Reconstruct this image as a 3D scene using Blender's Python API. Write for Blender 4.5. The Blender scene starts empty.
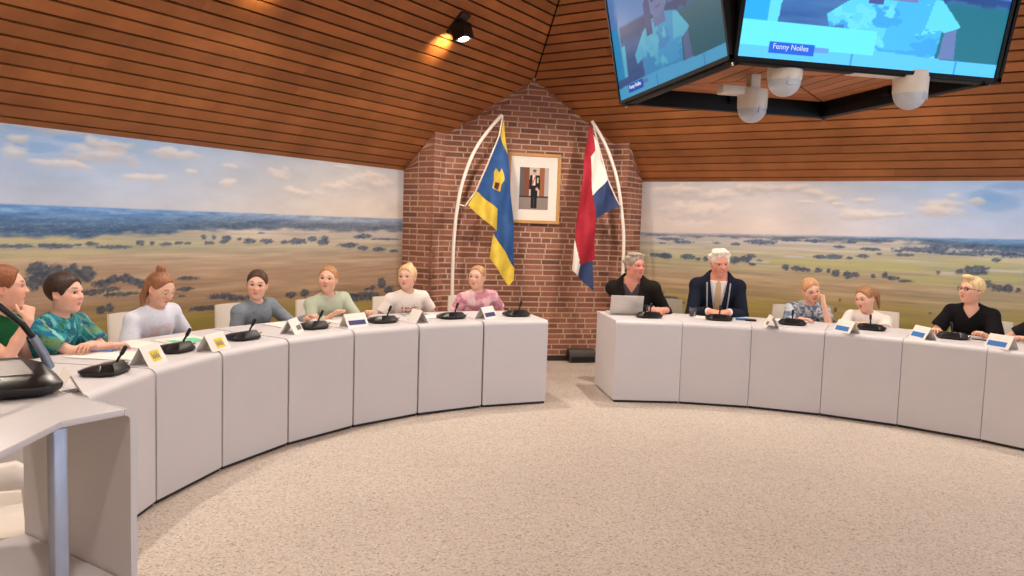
import bpy, bmesh, math, random
import numpy as np
from mathutils import Vector, Matrix
from mathutils.geometry import tessellate_polygon

# ------------------------------------------------------------------ scene, camera, world, exposure
SC = bpy.context.scene
COL = SC.collection
PI = math.pi
random.seed(7)
RNG = np.random.default_rng(11)

cam_data = bpy.data.cameras.new('camera')
cam_data.sensor_width = 36.0
cam_data.lens = 36.0 * 773.92 / 1024.0
cam_data.clip_start = 0.05
cam_data.clip_end = 200
camera = bpy.data.objects.new('camera', cam_data)
COL.objects.link(camera)
_x = Vector((0.975714, -0.216608, 0.032596)).normalized()
_y = Vector((-0.014334, 0.085351, 0.996248)).normalized()
_z = Vector((-0.218578, -0.97252, 0.080173)).normalized()
_m = Matrix.Identity(4)
for i in range(3):
    _m[i][0], _m[i][1], _m[i][2] = _x[i], _y[i], _z[i]
_m.translation = Vector((-2.0747, -3.2168, 1.525))
camera.matrix_world = _m
SC.camera = camera

SC.view_settings.view_transform = 'Standard'
SC.view_settings.look = 'None'
SC.view_settings.gamma = 1.0
SC.view_settings.use_curve_mapping = False
SC.view_settings.exposure = 0.0

world = bpy.data.worlds.new('daylight')
SC.world = world
world.use_nodes = True
_bg = world.node_tree.nodes['Background']
_bg.inputs['Color'].default_value = (0.62, 0.78, 1.0, 1)
_bg.inputs['Strength'].default_value = 6.5
try:
    SC.cycles.use_denoising = True
    SC.cycles.max_bounces = 8
    SC.cycles.diffuse_bounces = 5
    SC.cycles.glossy_bounces = 3
    SC.cycles.transmission_bounces = 6
    SC.cycles.sample_clamp_indirect = 4.0
    SC.cycles.caustics_reflective = False
    SC.cycles.caustics_refractive = False
except Exception:
    pass

SPOT_POWER = 31.0          # each ceiling spotlight, watt
SPOT_COLOR = (1.0, 0.88, 0.76)
H2 = math.sqrt(0.5)
D_WALL = 4.82              # distance of every wall from the middle of the room
Z_EAVE = 2.078             # where the roof starts
GRAD = 0.95                # roof gradient
R_IN = 3.1746              # radius of the ring of desks at its seams
D_ANG = 0.1876             # one desk unit
A_GAP = 0.0961             # half the gap in the ring

def lin(c):
    c = np.asarray(c, float) / 255.0
    return np.where(c <= 0.04045, c / 12.92, ((c + 0.055) / 1.055) ** 2.4)

def srgb(r, g, b):
    v = lin((r, g, b))
    return (float(v[0]), float(v[1]), float(v[2]), 1.0)

# ------------------------------------------------------------------ materials
def new_mat(name):
    m = bpy.data.materials.new(name)
    m.use_nodes = True
    nt = m.node_tree
    return m, nt, nt.nodes['Principled BSDF']

def mat(name, color, rough=0.5, metal=0.0, noise=0.0, scale=30.0, bump=0.0, bscale=None, spec=0.5):
    """plain material whose colour wanders a little with a noise texture"""
    m, nt, b = new_mat(name)
    b.inputs['Roughness'].default_value = rough
    b.inputs['Metallic'].default_value = metal
    b.inputs['Specular IOR Level'].default_value = spec
    tc = nt.nodes.new('ShaderNodeTexCoord')
    n = nt.nodes.new('ShaderNodeTexNoise')
    n.inputs['Scale'].default_value = scale
    n.inputs['Detail'].default_value = 3
    nt.links.new(tc.outputs['Object'], n.inputs['Vector'])
    r = nt.nodes.new('ShaderNodeValToRGB')
    c = np.array(color[:3])
    r.color_ramp.elements[0].position = 0.3
    r.color_ramp.elements[1].position = 0.7
    r.color_ramp.elements[0].color = (*(c * (1 - noise)), 1)
    r.color_ramp.elements[1].color = (*np.minimum(c * (1 + noise), 1), 1)
    nt.links.new(n.outputs['Fac'], r.inputs['Fac'])
    nt.links.new(r.outputs['Color'], b.inputs['Base Color'])
    if bump:
        n2 = nt.nodes.new('ShaderNodeTexNoise')
        n2.inputs['Scale'].default_value = bscale or scale * 3
        nt.links.new(tc.outputs['Object'], n2.inputs['Vector'])
        bp = nt.nodes.new('ShaderNodeBump')
        bp.inputs['Strength'].default_value = bump
        bp.inputs['Distance'].default_value = 0.01
        nt.links.new(n2.outputs['Fac'], bp.inputs['Height'])
        nt.links.new(bp.outputs['Normal'], b.inputs['Normal'])
    return m

def mat_attr(name, rough=0.6, noise=0.12, scale=60.0, bump=0.0, bscale=80.0, stretch=(1, 1, 1), spec=0.4, sss=0.0, emit=0.0):
    """colour read from the mesh attribute Col, with a fine noise on top"""
    m, nt, b = new_mat(name)
    b.inputs['Roughness'].default_value = rough
    b.inputs['Specular IOR Level'].default_value = spec
    at = nt.nodes.new('ShaderNodeAttribute')
    at.attribute_name = 'Col'
    tc = nt.nodes.new('ShaderNodeTexCoord')
    mp = nt.nodes.new('ShaderNodeMapping')
    mp.inputs['Scale'].default_value = stretch
    nt.links.new(tc.outputs['Object'], mp.inputs['Vector'])
    n = nt.nodes.new('ShaderNodeTexNoise')
    n.inputs['Scale'].default_value = scale
    n.inputs['Detail'].default_value = 4
    nt.links.new(mp.outputs['Vector'], n.inputs['Vector'])
    mr = nt.nodes.new('ShaderNodeMapRange')
    mr.inputs['From Min'].default_value = 0.25
    mr.inputs['From Max'].default_value = 0.75
    mr.inputs['To Min'].default_value = 1 - noise
    mr.inputs['To Max'].default_value = 1 + noise
    nt.links.new(n.outputs['Fac'], mr.inputs['Value'])
    mx = nt.nodes.new('ShaderNodeMix')
    mx.data_type = 'RGBA'
    mx.blend_type = 'MULTIPLY'
    mx.inputs['Factor'].default_value = 1.0
    nt.links.new(at.outputs['Color'], mx.inputs['A'])
    nt.links.new(mr.outputs['Result'], mx.inputs['B'])
    nt.links.new(mx.outputs['Result'], b.inputs['Base Color'])
    if emit:
        nt.links.new(at.outputs['Color'], b.inputs['Emission Color'])
        b.inputs['Emission Strength'].default_value = emit
        b.inputs['Specular IOR Level'].default_value = 0.15
        mx.inputs['Factor'].default_value = 1.0
        b.inputs['Base Color'].default_value = (0.01, 0.01, 0.01, 1)
        nt.links.remove(b.inputs['Base Color'].links[0])
    if bump:
        n2 = nt.nodes.new('ShaderNodeTexNoise')
        n2.inputs['Scale'].default_value = bscale
        nt.links.new(mp.outputs['Vector'], n2.inputs['Vector'])
        bp = nt.nodes.new('ShaderNodeBump')
        bp.inputs['Strength'].default_value = bump
        bp.inputs['Distance'].default_value = 0.01
        nt.links.new(n2.outputs['Fac'], bp.inputs['Height'])
        nt.links.new(bp.outputs['Normal'], b.inputs['Normal'])
    return m

def mat_emit(name, color, strength):
    m, nt, b = new_mat(name)
    b.inputs['Base Color'].default_value = (0.02, 0.02, 0.02, 1)
    b.inputs['Emission Color'].default_value = color
    b.inputs['Emission Strength'].default_value = strength
    return m

def mat_glass(name, tint=(1, 1, 1, 1), rough=0.0):
    m, nt, b = new_mat(name)
    b.inputs['Base Color'].default_value = tint
    b.inputs['Roughness'].default_value = rough
    b.inputs['Transmission Weight'].default_value = 1.0
    b.inputs['IOR'].default_value = 1.45
    return m

def mat_floor():
    m, nt, b = new_mat('speckled_floor')
    b.inputs['Roughness'].default_value = 0.55
    b.inputs['Specular IOR Level'].default_value = 0.3
    tc = nt.nodes.new('ShaderNodeTexCoord')
    v = nt.nodes.new('ShaderNodeTexVoronoi')
    v.inputs['Scale'].default_value = 115
    nt.links.new(tc.outputs['Object'], v.inputs['Vector'])
    sp = nt.nodes.new('ShaderNodeSeparateColor')
    nt.links.new(v.outputs['Color'], sp.inputs['Color'])
    r = nt.nodes.new('ShaderNodeValToRGB')
    e = r.color_ramp.elements
    e[0].position, e[0].color = 0.0, srgb(164, 148, 134)
    e[1].position, e[1].color = 1.0, srgb(232, 220, 208)
    for p, c in ((0.12, (196, 180, 166)), (0.3, (212, 198, 184)), (0.75, (220, 207, 194))):
        x = e.new(p)
        x.color = srgb(*c)
    nt.links.new(sp.outputs['Red'], r.inputs['Fac'])
    n = nt.nodes.new('ShaderNodeTexNoise')
    n.inputs['Scale'].default_value = 1.3
    n.inputs['Detail'].default_value = 5
    nt.links.new(tc.outputs['Object'], n.inputs['Vector'])
    mr = nt.nodes.new('ShaderNodeMapRange')
    mr.inputs['To Min'].default_value = 0.74
    mr.inputs['To Max'].default_value = 0.90
    nt.links.new(n.outputs['Fac'], mr.inputs['Value'])
    mx = nt.nodes.new('ShaderNodeMix')
    mx.data_type = 'RGBA'
    mx.blend_type = 'MULTIPLY'
    mx.inputs['Factor'].default_value = 1
    nt.links.new(r.outputs['Color'], mx.inputs['A'])
    nt.links.new(mr.outputs['Result'], mx.inputs['B'])
    nt.links.new(mx.outputs['Result'], b.inputs['Base Color'])
    bp = nt.nodes.new('ShaderNodeBump')
    bp.inputs['Strength'].default_value = 0.15
    bp.inputs['Distance'].default_value = 0.004
    nt.links.new(v.outputs['Distance'], bp.inputs['Height'])
    nt.links.new(bp.outputs['Normal'], b.inputs['Normal'])
    return m

M = {
    'floor': mat_floor(),
    'plank': mat_attr('ceiling_wood', 0.55, 0.22, 3.0, 0.08, 40, (1, 1, 1), 0.3),
    'dark_gap': mat('dark_roof_lining', srgb(12, 8, 6), 0.9),
    'brick': mat_attr('brick', 0.85, 0.16, 40, 0.5, 60, spec=0.2),
    'mortar': mat('mortar', srgb(196, 169, 147), 0.9, noise=0.1, scale=40, bump=0.3),
    'mural': mat_attr('printed_landscape', 0.6, 0.02, 60, spec=0.25),
    'plaster': mat('cream_plaster', srgb(214, 203, 188), 0.85, noise=0.04, scale=8),
    'skirting': mat('dark_skirting', srgb(48, 38, 34), 0.6, noise=0.1),
    'desk': mat('white_laminate', srgb(207, 203, 205), 0.42, noise=0.015, scale=4, spec=0.4),
    'plinth': mat('black_plinth', srgb(28, 26, 26), 0.6, noise=0.1),
    'black': mat('black_plastic', srgb(20, 17, 16), 0.33, noise=0.15, scale=60),
    'black_soft': mat('black_rubber', srgb(17, 16, 16), 0.6, noise=0.15),
    'grey_plate': mat('grey_display', srgb(104, 90, 80), 0.4, noise=0.1),
    'chrome': mat('chrome', srgb(205, 205, 210), 0.2, 1.0, noise=0.02),
    'silver': mat('silver_plastic', srgb(150, 158, 175), 0.35, 0.4, noise=0.03),
    'steel_blue': mat('blue_grey_metal', srgb(160, 166, 184), 0.35, 0.3, noise=0.04),
    'chair': mat('white_chair_shell', srgb(226, 218, 208), 0.4, noise=0.015, scale=6),
    'chair_grey': mat('grey_chair_shell', srgb(186, 178, 160), 0.5, noise=0.03, scale=6),
    'paper': mat('white_paper', srgb(238, 232, 224), 0.8, noise=0.02, scale=10),
    'paper_green': mat('mint_paper', srgb(112, 205, 160), 0.8, noise=0.04),
    'yellow_tag': mat('yellow_print', srgb(232, 205, 62), 0.7, noise=0.06),
    'blue_tag': mat('blue_print', srgb(46, 116, 190), 0.7, noise=0.06),
    'navy_tag': mat('navy_print', srgb(58, 60, 112), 0.7, noise=0.06),
    'grey_tag': mat('grey_print', srgb(120, 112, 112), 0.7, noise=0.06),
    'pole': mat('white_pole', srgb(238, 228, 216), 0.35, noise=0.02),
    'flag_blue': mat('flag_blue_cloth', srgb(34, 80, 138), 0.75, noise=0.12, scale=14),
    'flag_yellow': mat('flag_yellow_cloth', srgb(220, 190, 66), 0.75, noise=0.08, scale=14),
    'flag_maroon': mat('flag_maroon_print', srgb(96, 30, 22), 0.75, noise=0.08),
    'flag_red': mat('flag_red_cloth', srgb(166, 22, 42), 0.75, noise=0.12, scale=14),
    'flag_white': mat('flag_white_cloth', srgb(236, 226, 216), 0.75, noise=0.04, scale=14),
    'flag_navy': mat('flag_navy_cloth', srgb(44, 62, 104), 0.75, noise=0.1, scale=14),
    'gold_wood': mat('gilded_wood', srgb(196, 146, 84), 0.4, noise=0.12, scale=50),
    'passe': mat('cream_mount', srgb(232, 222, 210), 0.8, noise=0.02),
    'camera_white': mat('white_camera_plastic', srgb(222, 212, 198), 0.4, noise=0.02),
    'camera_dome': mat('pale_camera_head', srgb(190, 196, 206), 0.3, noise=0.03),
    'lamp_black': mat('black_lamp_metal', srgb(34, 27, 24), 0.45, noise=0.1),
    'lamp_glow': mat_emit('lamp_glow', (1.0, 0.92, 0.78, 1), 30.0),
    'glass': mat_glass('clear_glass'),
    'laptop': mat('laptop_aluminium', srgb(206, 200, 192), 0.4, 0.3, noise=0.02),
    'screen_dark': mat('dark_screen', srgb(14, 15, 18), 0.2),
    'pen_blue': mat('blue_pen_plastic', srgb(40, 120, 190), 0.35, noise=0.05),
    'blue_case': mat('blue_phone_case', srgb(48, 104, 178), 0.5, noise=0.05),
    'speaker_grey': mat('dark_grey_plastic', srgb(66, 58, 54), 0.5, noise=0.1),
    'bezel': mat('black_bezel', srgb(9, 8, 8), 0.6, noise=0.1, spec=0.2),
    'skin': mat_attr('skin', 0.5, 0.05, 40, spec=0.35),
    'cloth': mat_attr('cloth', 0.85, 0.08, 90, 0.25, 45, spec=0.15),
    'hair': mat_attr('hair', 0.5, 0.3, 70, 0.5, 120, (1, 1, 0.18), spec=0.4),
    'eye': mat_attr('eye', 0.2, 0.0, 10),
}

# ------------------------------------------------------------------ object helpers
def link(o, parent=None):
    COL.objects.link(o)
    if parent is not None:
        o.parent = parent
    return o

def thing(name, label, cat, loc=(0, 0, 0), rz=0.0, group=None, rot=None):
    o = bpy.data.objects.new(name, None)
    o.empty_display_size = 0.1
    o.location = loc
    o.rotation_euler = rot if rot is not None else (0, 0, rz)
    link(o)
    tag(o, label, cat, group)
    return o

def tag(o, label=None, cat=None, group=None, kind=None):
    if label: o['label'] = label
    if cat: o['category'] = cat
    if group: o['group'] = group
    if kind: o['kind'] = kind
    return o

def copy_tree(src, label=None, loc=None, rz=None):
    r = src.copy()
    COL.objects.link(r)
    if loc is not None: r.location = loc
    if rz is not None: r.rotation_euler = (0, 0, rz)
    if label: r['label'] = label
    for ch in list(src.children):
        c = ch.copy()
        COL.objects.link(c)
        c.parent = r
        for g in list(ch.children):
            d = g.copy()
            COL.objects.link(d)
            d.parent = c
    return r

class MB:
    """collects faces of one mesh"""
    def __init__(self):
        self.v, self.f = [], []
    def add(self, verts, faces):
        o = len(self.v)
        self.v += [tuple(float(a) for a in p) for p in verts]
        self.f += [tuple(i + o for i in f) for f in faces]
        return self
    def box(self, c, s, rot=None):
        hx, hy, hz = s[0] / 2, s[1] / 2, s[2] / 2
        P = [Vector((x, y, z)) for x in (-hx, hx) for y in (-hy, hy) for z in (-hz, hz)]
        if rot is not None: P = [rot @ p for p in P]
        c = Vector(c)
        return self.add([p + c for p in P], [(0, 1, 3, 2), (4, 6, 7, 5), (0, 4, 5, 1), (2, 3, 7, 6), (0, 2, 6, 4), (1, 5, 7, 3)])
    def loft(self, rings, cap=True):
        n = len(rings[0])
        V = [p for r in rings for p in r]
        F = []
        for i in range(len(rings) - 1):
            for j in range(n):
                k = (j + 1) % n
                F.append((i * n + j, i * n + k, (i + 1) * n + k, (i + 1) * n + j))
        if cap:
            F.append(tuple(range(n - 1, -1, -1)))
            F.append(tuple((len(rings) - 1) * n + j for j in range(n)))
        return self.add(V, F)
    def lathe(self, prof, c=(0, 0, 0), n=20):
        rings = [[(c[0] + r * math.cos(2 * PI * j / n), c[1] + r * math.sin(2 * PI * j / n), c[2] + z) for j in range(n)] for r, z in prof]
        return self.loft(rings)
    def tube(self, pts, r, n=10):
        pts = [Vector(p) for p in pts]
        rs = r if isinstance(r, (list, tuple)) else [r] * len(pts)
        rings, prev = [], None
        for i, p in enumerate(pts):
            d = (pts[min(i + 1, len(pts) - 1)] - pts[max(i - 1, 0)]).normalized()
            if prev is None:
                a = d.orthogonal().normalized()
            else:
                a = (prev - d * prev.dot(d)).normalized()
            prev = a
            b = d.cross(a)
            rings.append([p + (a * math.cos(2 * PI * j / n) + b * math.sin(2 * PI * j / n)) * rs[i] for j in range(n)])
        return self.loft(rings)
    def prism(self, poly, y0, y1, axes='xz'):
        """polygon in a plane pushed through the third axis"""
        def P(a, b, c):
            return {'xz': (a, c, b), 'xy': (a, b, c), 'yz': (c, a, b)}[axes]
        n = len(poly)
        V = [P(a, b, y0) for a, b in poly] + [P(a, b, y1) for a, b in poly]
        F = [tuple(range(n)), tuple(range(2 * n - 1, n - 1, -1))] + [(j, j + n, (j + 1) % n + n, (j + 1) % n) for j in range(n)]
        return self.add(V, F)
    def sheet(self, fn, nu, nv, t):
        """closed thin sheet around the surface fn(u, v)"""
        P = [[Vector(fn(i / nu, j / nv)) for j in range(nv + 1)] for i in range(nu + 1)]
        top, bot = [], []
        for i in range(nu + 1):
            for j in range(nv + 1):
                du = P[min(i + 1, nu)][j] - P[max(i - 1, 0)][j]
                dv = P[i][min(j + 1, nv)] - P[i][max(j - 1, 0)]
                nn = du.cross(dv)
                nn = nn.normalized() if nn.length > 1e-9 else Vector((0, 0, 1))
                top.append(P[i][j] + nn * t / 2)
                bot.append(P[i][j] - nn * t / 2)
        k, m = nv + 1, (nu + 1) * (nv + 1)
        F = []
        for i in range(nu):
            for j in range(nv):
                a = i * k + j
                F.append((a, a + k, a + k + 1, a + 1))
                F.append((a + m, a + 1 + m, a + k + 1 + m, a + k + m))
        for i in range(nu):
            a, b = i * k, (i + 1) * k
            F.append((a, a + m, b + m, b))
            F.append((a + nv, b + nv, b + nv + m, a + nv + m))
        for j in range(nv):
            a = j
            F.append((a, a + 1, a + 1 + m, a + m))
            a = nu * k + j
            F.append((a, a + m, a + 1 + m, a + 1))
        return self.add(top + bot, F)
    def build(self, name, material, parent=None, smooth=False, bevel=0.0, segs=2, angle=40, col=None):
        me = bpy.data.meshes.new(name)
        me.from_pydata(self.v, [], self.f)
        me.polygons.foreach_set('use_smooth', [False] * len(me.polygons))
        bm = bmesh.new()
        bm.from_mesh(me)
        bmesh.ops.recalc_face_normals(bm, faces=bm.faces[:])
        if bevel:
            ed = [e for e in bm.edges if len(e.link_faces) == 2 and e.calc_face_angle(0) > math.radians(30)]
            bmesh.ops.bevel(bm, geom=ed, offset=bevel, segments=segs, profile=0.5, affect='EDGES', clamp_overlap=True)
        bm.to_mesh(me)
        bm.free()
        if smooth or bevel:
            me.polygons.foreach_set('use_smooth', [True] * len(me.polygons))
            me.set_sharp_from_angle(angle=math.radians(angle))
        if col is not None:
            at = me.color_attributes.new('Col', 'FLOAT_COLOR', 'POINT')
            at.data.foreach_set('color', np.asarray(col, np.float32).ravel())
        me.materials.append(material)
        o = bpy.data.objects.new(name, me)
        return link(o, parent)

def raw_mesh(name, V, F, material, parent=None, col=None, smooth=True, poly_n=4):
    """mesh straight from numpy arrays"""
    me = bpy.data.meshes.new(name)
    V = np.asarray(V, np.float32)
    F = np.asarray(F, np.int32)
    me.vertices.add(len(V))
    me.vertices.foreach_set('co', V.ravel())
    me.loops.add(F.size)
    me.loops.foreach_set('vertex_index', F.ravel())
    me.polygons.add(len(F))
    me.polygons.foreach_set('loop_start', np.arange(0, F.size, poly_n, dtype=np.int32))
    me.update(calc_edges=True)
    me.polygons.foreach_set('use_smooth', np.full(len(F), bool(smooth)))
    if col is not None:
        at = me.color_attributes.new('Col', 'FLOAT_COLOR', 'POINT')
        c = np.ones((len(V), 4), np.float32)
        c[:, :3] = col
        at.data.foreach_set('color', c.ravel())
    me.materials.append(material)
    o = bpy.data.objects.new(name, me)
    return link(o, parent)

def structure(o):
    o['kind'] = 'structure'
    return o
# ------------------------------------------------------------------ room shell
NL, TL = Vector((-H2, H2, 0)), Vector((H2, H2, 0))     # left wall: normal, direction towards the brick corner
NR, TR = Vector((H2, H2, 0)), Vector((H2, -H2, 0))     # right wall: normal, direction away from the brick corner
NBL, TBL = Vector((-H2, -H2, 0)), Vector((-H2, H2, 0))
NBR, TBR = Vector((H2, -H2, 0)), Vector((-H2, -H2, 0))

def roof_z(p, n):
    return Z_EAVE + GRAD * (D_WALL - p.dot(n))

mb = MB()
mb.prism([(-7.2, 0), (0, -7.2), (7.2, 0), (0, 7.2)], -0.12, 0.0, 'xy')
structure(mb.build('floor', M['floor']))

def noise2(x, y, seed=0):
    """smooth value noise"""
    r = np.random.default_rng(seed)
    T = r.random((256, 256)).astype(np.float32)
    xi, yi = np.floor(x).astype(int), np.floor(y).astype(int)
    fx, fy = x - xi, y - yi
    fx, fy = fx * fx * (3 - 2 * fx), fy * fy * (3 - 2 * fy)
    a = T[xi & 255, yi & 255]; b = T[(xi + 1) & 255, yi & 255]
    c = T[xi & 255, (yi + 1) & 255]; d = T[(xi + 1) & 255, (yi + 1) & 255]
    return (a * (1 - fx) + b * fx) * (1 - fy) + (c * (1 - fx) + d * fx) * fy

def fbm(x, y, seed=0, n=4):
    s, a, t = 0, 0.5, 0
    for i in range(n):
        s = s + a * noise2(x * 2 ** i, y * 2 ** i, seed + i)
        t += a
        a *= 0.55
    return s / t

def sstep(a, b, x):
    t = np.clip((x - a) / (b - a), 0, 1)
    return t * t * (3 - 2 * t)

# ---- ceiling: four slopes of boards with open dark joints between them, in one mesh
PITCH, BOARD, THICK = 0.1045, 0.0865, 0.020
L_SL = math.sqrt(1 + GRAD * GRAD)
def ceiling():
    V, F, Cc = [], [], []
    back = MB()
    for n, t in ((NL, TL), (NR, TR), (NBL, TBL), (NBR, TBR)):
        up = (-n + Vector((0, 0, GRAD))) / L_SL           # along the slope, upwards
        nrm = (n * GRAD + Vector((0, 0, 1))) / L_SL         # outwards from the room
        base = n * (D_WALL + 0.02) + Vector((0, 0, Z_EAVE - 0.02 * GRAD))
        half = D_WALL + 0.02
        k = 0
        while True:
            s0 = k * PITCH + 0.004
            s1 = s0 + BOARD
            w0 = half - s0 / L_SL - 0.012
            w1 = half - s1 / L_SL - 0.012
            if w1 < 0.05: break
            x = -w0 - random.random() * 2.0
            while x < w0:
                xe = x + random.uniform(1.4, 3.6)
                tone = random.uniform(0.86, 1.1)
                hue = random.uniform(-1, 1)
                c = lin((162 + 5 * hue, 100 + 4 * hue, 56 + 2 * hue)) * tone
                def clampx(v, w): return max(-w, min(w, v))
                q = [(clampx(x, w0), s0), (clampx(xe, w0), s0), (clampx(xe, w1), s1), (clampx(x, w1), s1)]
                if q[1][0] - q[0][0] > 0.01 or q[2][0] - q[3][0] > 0.01:
                    o = len(V)
                    for dz in (0.0, THICK):
                        for (xx, ss) in q:
                            V.append(base + t * xx + up * ss + nrm * dz)
                            Cc.append((*c, 1))
                    F += [tuple(o + i for i in f) for f in ((0, 1, 2, 3), (7, 6, 5, 4), (0, 4, 5, 1), (1, 5, 6, 2), (2, 6, 7, 3), (3, 7, 4, 0))]
                x = xe + 0.0015
            k += 1
    # dark lining above the boards: one pyramid shell
    e = (D_WALL + 0.3) / H2
    zb = Z_EAVE - 0.3 * GRAD
    for dz in (0.085,):
        za = Z_EAVE + GRAD * D_WALL + dz
        B = [(0, e, zb + dz), (-e, 0, zb + dz), (0, -e, zb + dz), (e, 0, zb + dz), (0, 0, za)]
        T_ = [(x, y, z + 0.12) for x, y, z in B]
        back.add(B + T_, [(1, 0, 4), (2, 1, 4), (3, 2, 4), (0, 3, 4), (5, 6, 9), (6, 7, 9), (7, 8, 9), (8, 5, 9), (0, 1, 6, 5), (1, 2, 7, 6), (2, 3, 8, 7), (3, 0, 5, 8)])
    o = structure(raw_mesh('ceiling', [tuple(v) for v in V], F, M['plank'], col=np.array(Cc)[:, :3], smooth=False))
    structure(back.build('ceiling_lining', M['dark_gap']))
ceiling()

# ---- plain wall slabs behind everything
def wall_slab(name, n, t, holes=()):
    """wall slab from floor to eave, with rectangular window holes (s0, s1, z0, z1)"""
    mb = MB()
    cuts = sorted(holes)
    def slab(s0, s1, z0, z1):
        P = []
        for d in (D_WALL, D_WALL + 0.25):
            for s, z in ((s0, z0), (s1, z0), (s1, z1), (s0, z1)):
                P.append(n * d + t * s + Vector((0, 0, z)))
        mb.add(P, [(0, 1, 2, 3), (7, 6, 5, 4), (0, 4, 5, 1), (1, 5, 6, 2), (2, 6, 7, 3), (3, 7, 4, 0)])
    s = -5.07
    for (a, b, z0, z1) in cuts:
        slab(s, a, 0, Z_EAVE + 0.2)
        slab(a, b, 0, z0)
        slab(a, b, z1, Z_EAVE + 0.2)
        s = b
    slab(s, 5.07, 0, Z_EAVE + 0.2)
    return structure(mb.build(name, M['plaster']))
wall_slab('wall_left', NL, TL)
wall_slab('wall_right', NR, TR)
WIN = [(-3.6, -0.4, 0.75, 1.95), (0.4, 3.6, 0.75, 1.95)]
wall_slab('wall_back', NBL, TBL)
wall_slab('wall_entrance', NBR, TBR, WIN)
wn = 0
for n, t in ((NBR, TBR),):
    for (a, b, z0, z1) in WIN:
        wn += 1
        fr = MB()
        c = n * (D_WALL + 0.1)
        rot = Matrix((t, n, (0, 0, 1))).transposed()
        for (ss, zz, w, h) in ((a + .03, (z0 + z1) / 2, .06, z1 - z0), (b - .03, (z0 + z1) / 2, .06, z1 - z0), ((a + b) / 2, (z0 + z1) / 2, .05, z1 - z0),
                               ((a + b) / 2, z0 + .03, b - a, .06), ((a + b) / 2, z1 - .03, b - a, .06)):
            fr.box(c + t * ss + Vector((0, 0, zz)), (w, 0.07, h), rot)
        structure(fr.build('window_%d' % wn, M['pole']))
        # daylight comes in here: the opening helps the sampler find the sky
        ld = bpy.data.lights.new('daylight_opening', 'AREA')
        ld.shape = 'RECTANGLE'
        ld.size, ld.size_y = b - a, z1 - z0
        ld.cycles.is_portal = True
        lo = bpy.data.objects.new('daylight_opening', ld)
        link(lo)
        lo.matrix_world = Matrix.Translation(n * (D_WALL + 0.2) + t * ((a + b) / 2) + Vector((0, 0, (z0 + z1) / 2))) @ \
            Matrix((t, Vector((0, 0, 1)), t.cross(Vector((0, 0, 1))))).transposed().to_4x4()
        d = lo.matrix_world.to_3x3() @ Vector((0, 0, -1))
        if d.dot(n) > 0:
            lo.matrix_world = lo.matrix_world @ Matrix.Rotation(PI, 4, 'Y')
for nm, n, t in (('left', NL, TL), ('right', NR, TR), ('back', NBL, TBL), ('entrance', NBR, TBR)):
    m2 = MB()
    rot = Matrix((t, n, (0, 0, 1))).transposed()
    m2.box(n * (D_WALL - 0.008) + Vector((0, 0, 0.05)), (9.6, 0.016, 0.1), rot)
    structure(m2.build('baseboard_' + nm, M['skirting']))

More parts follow.
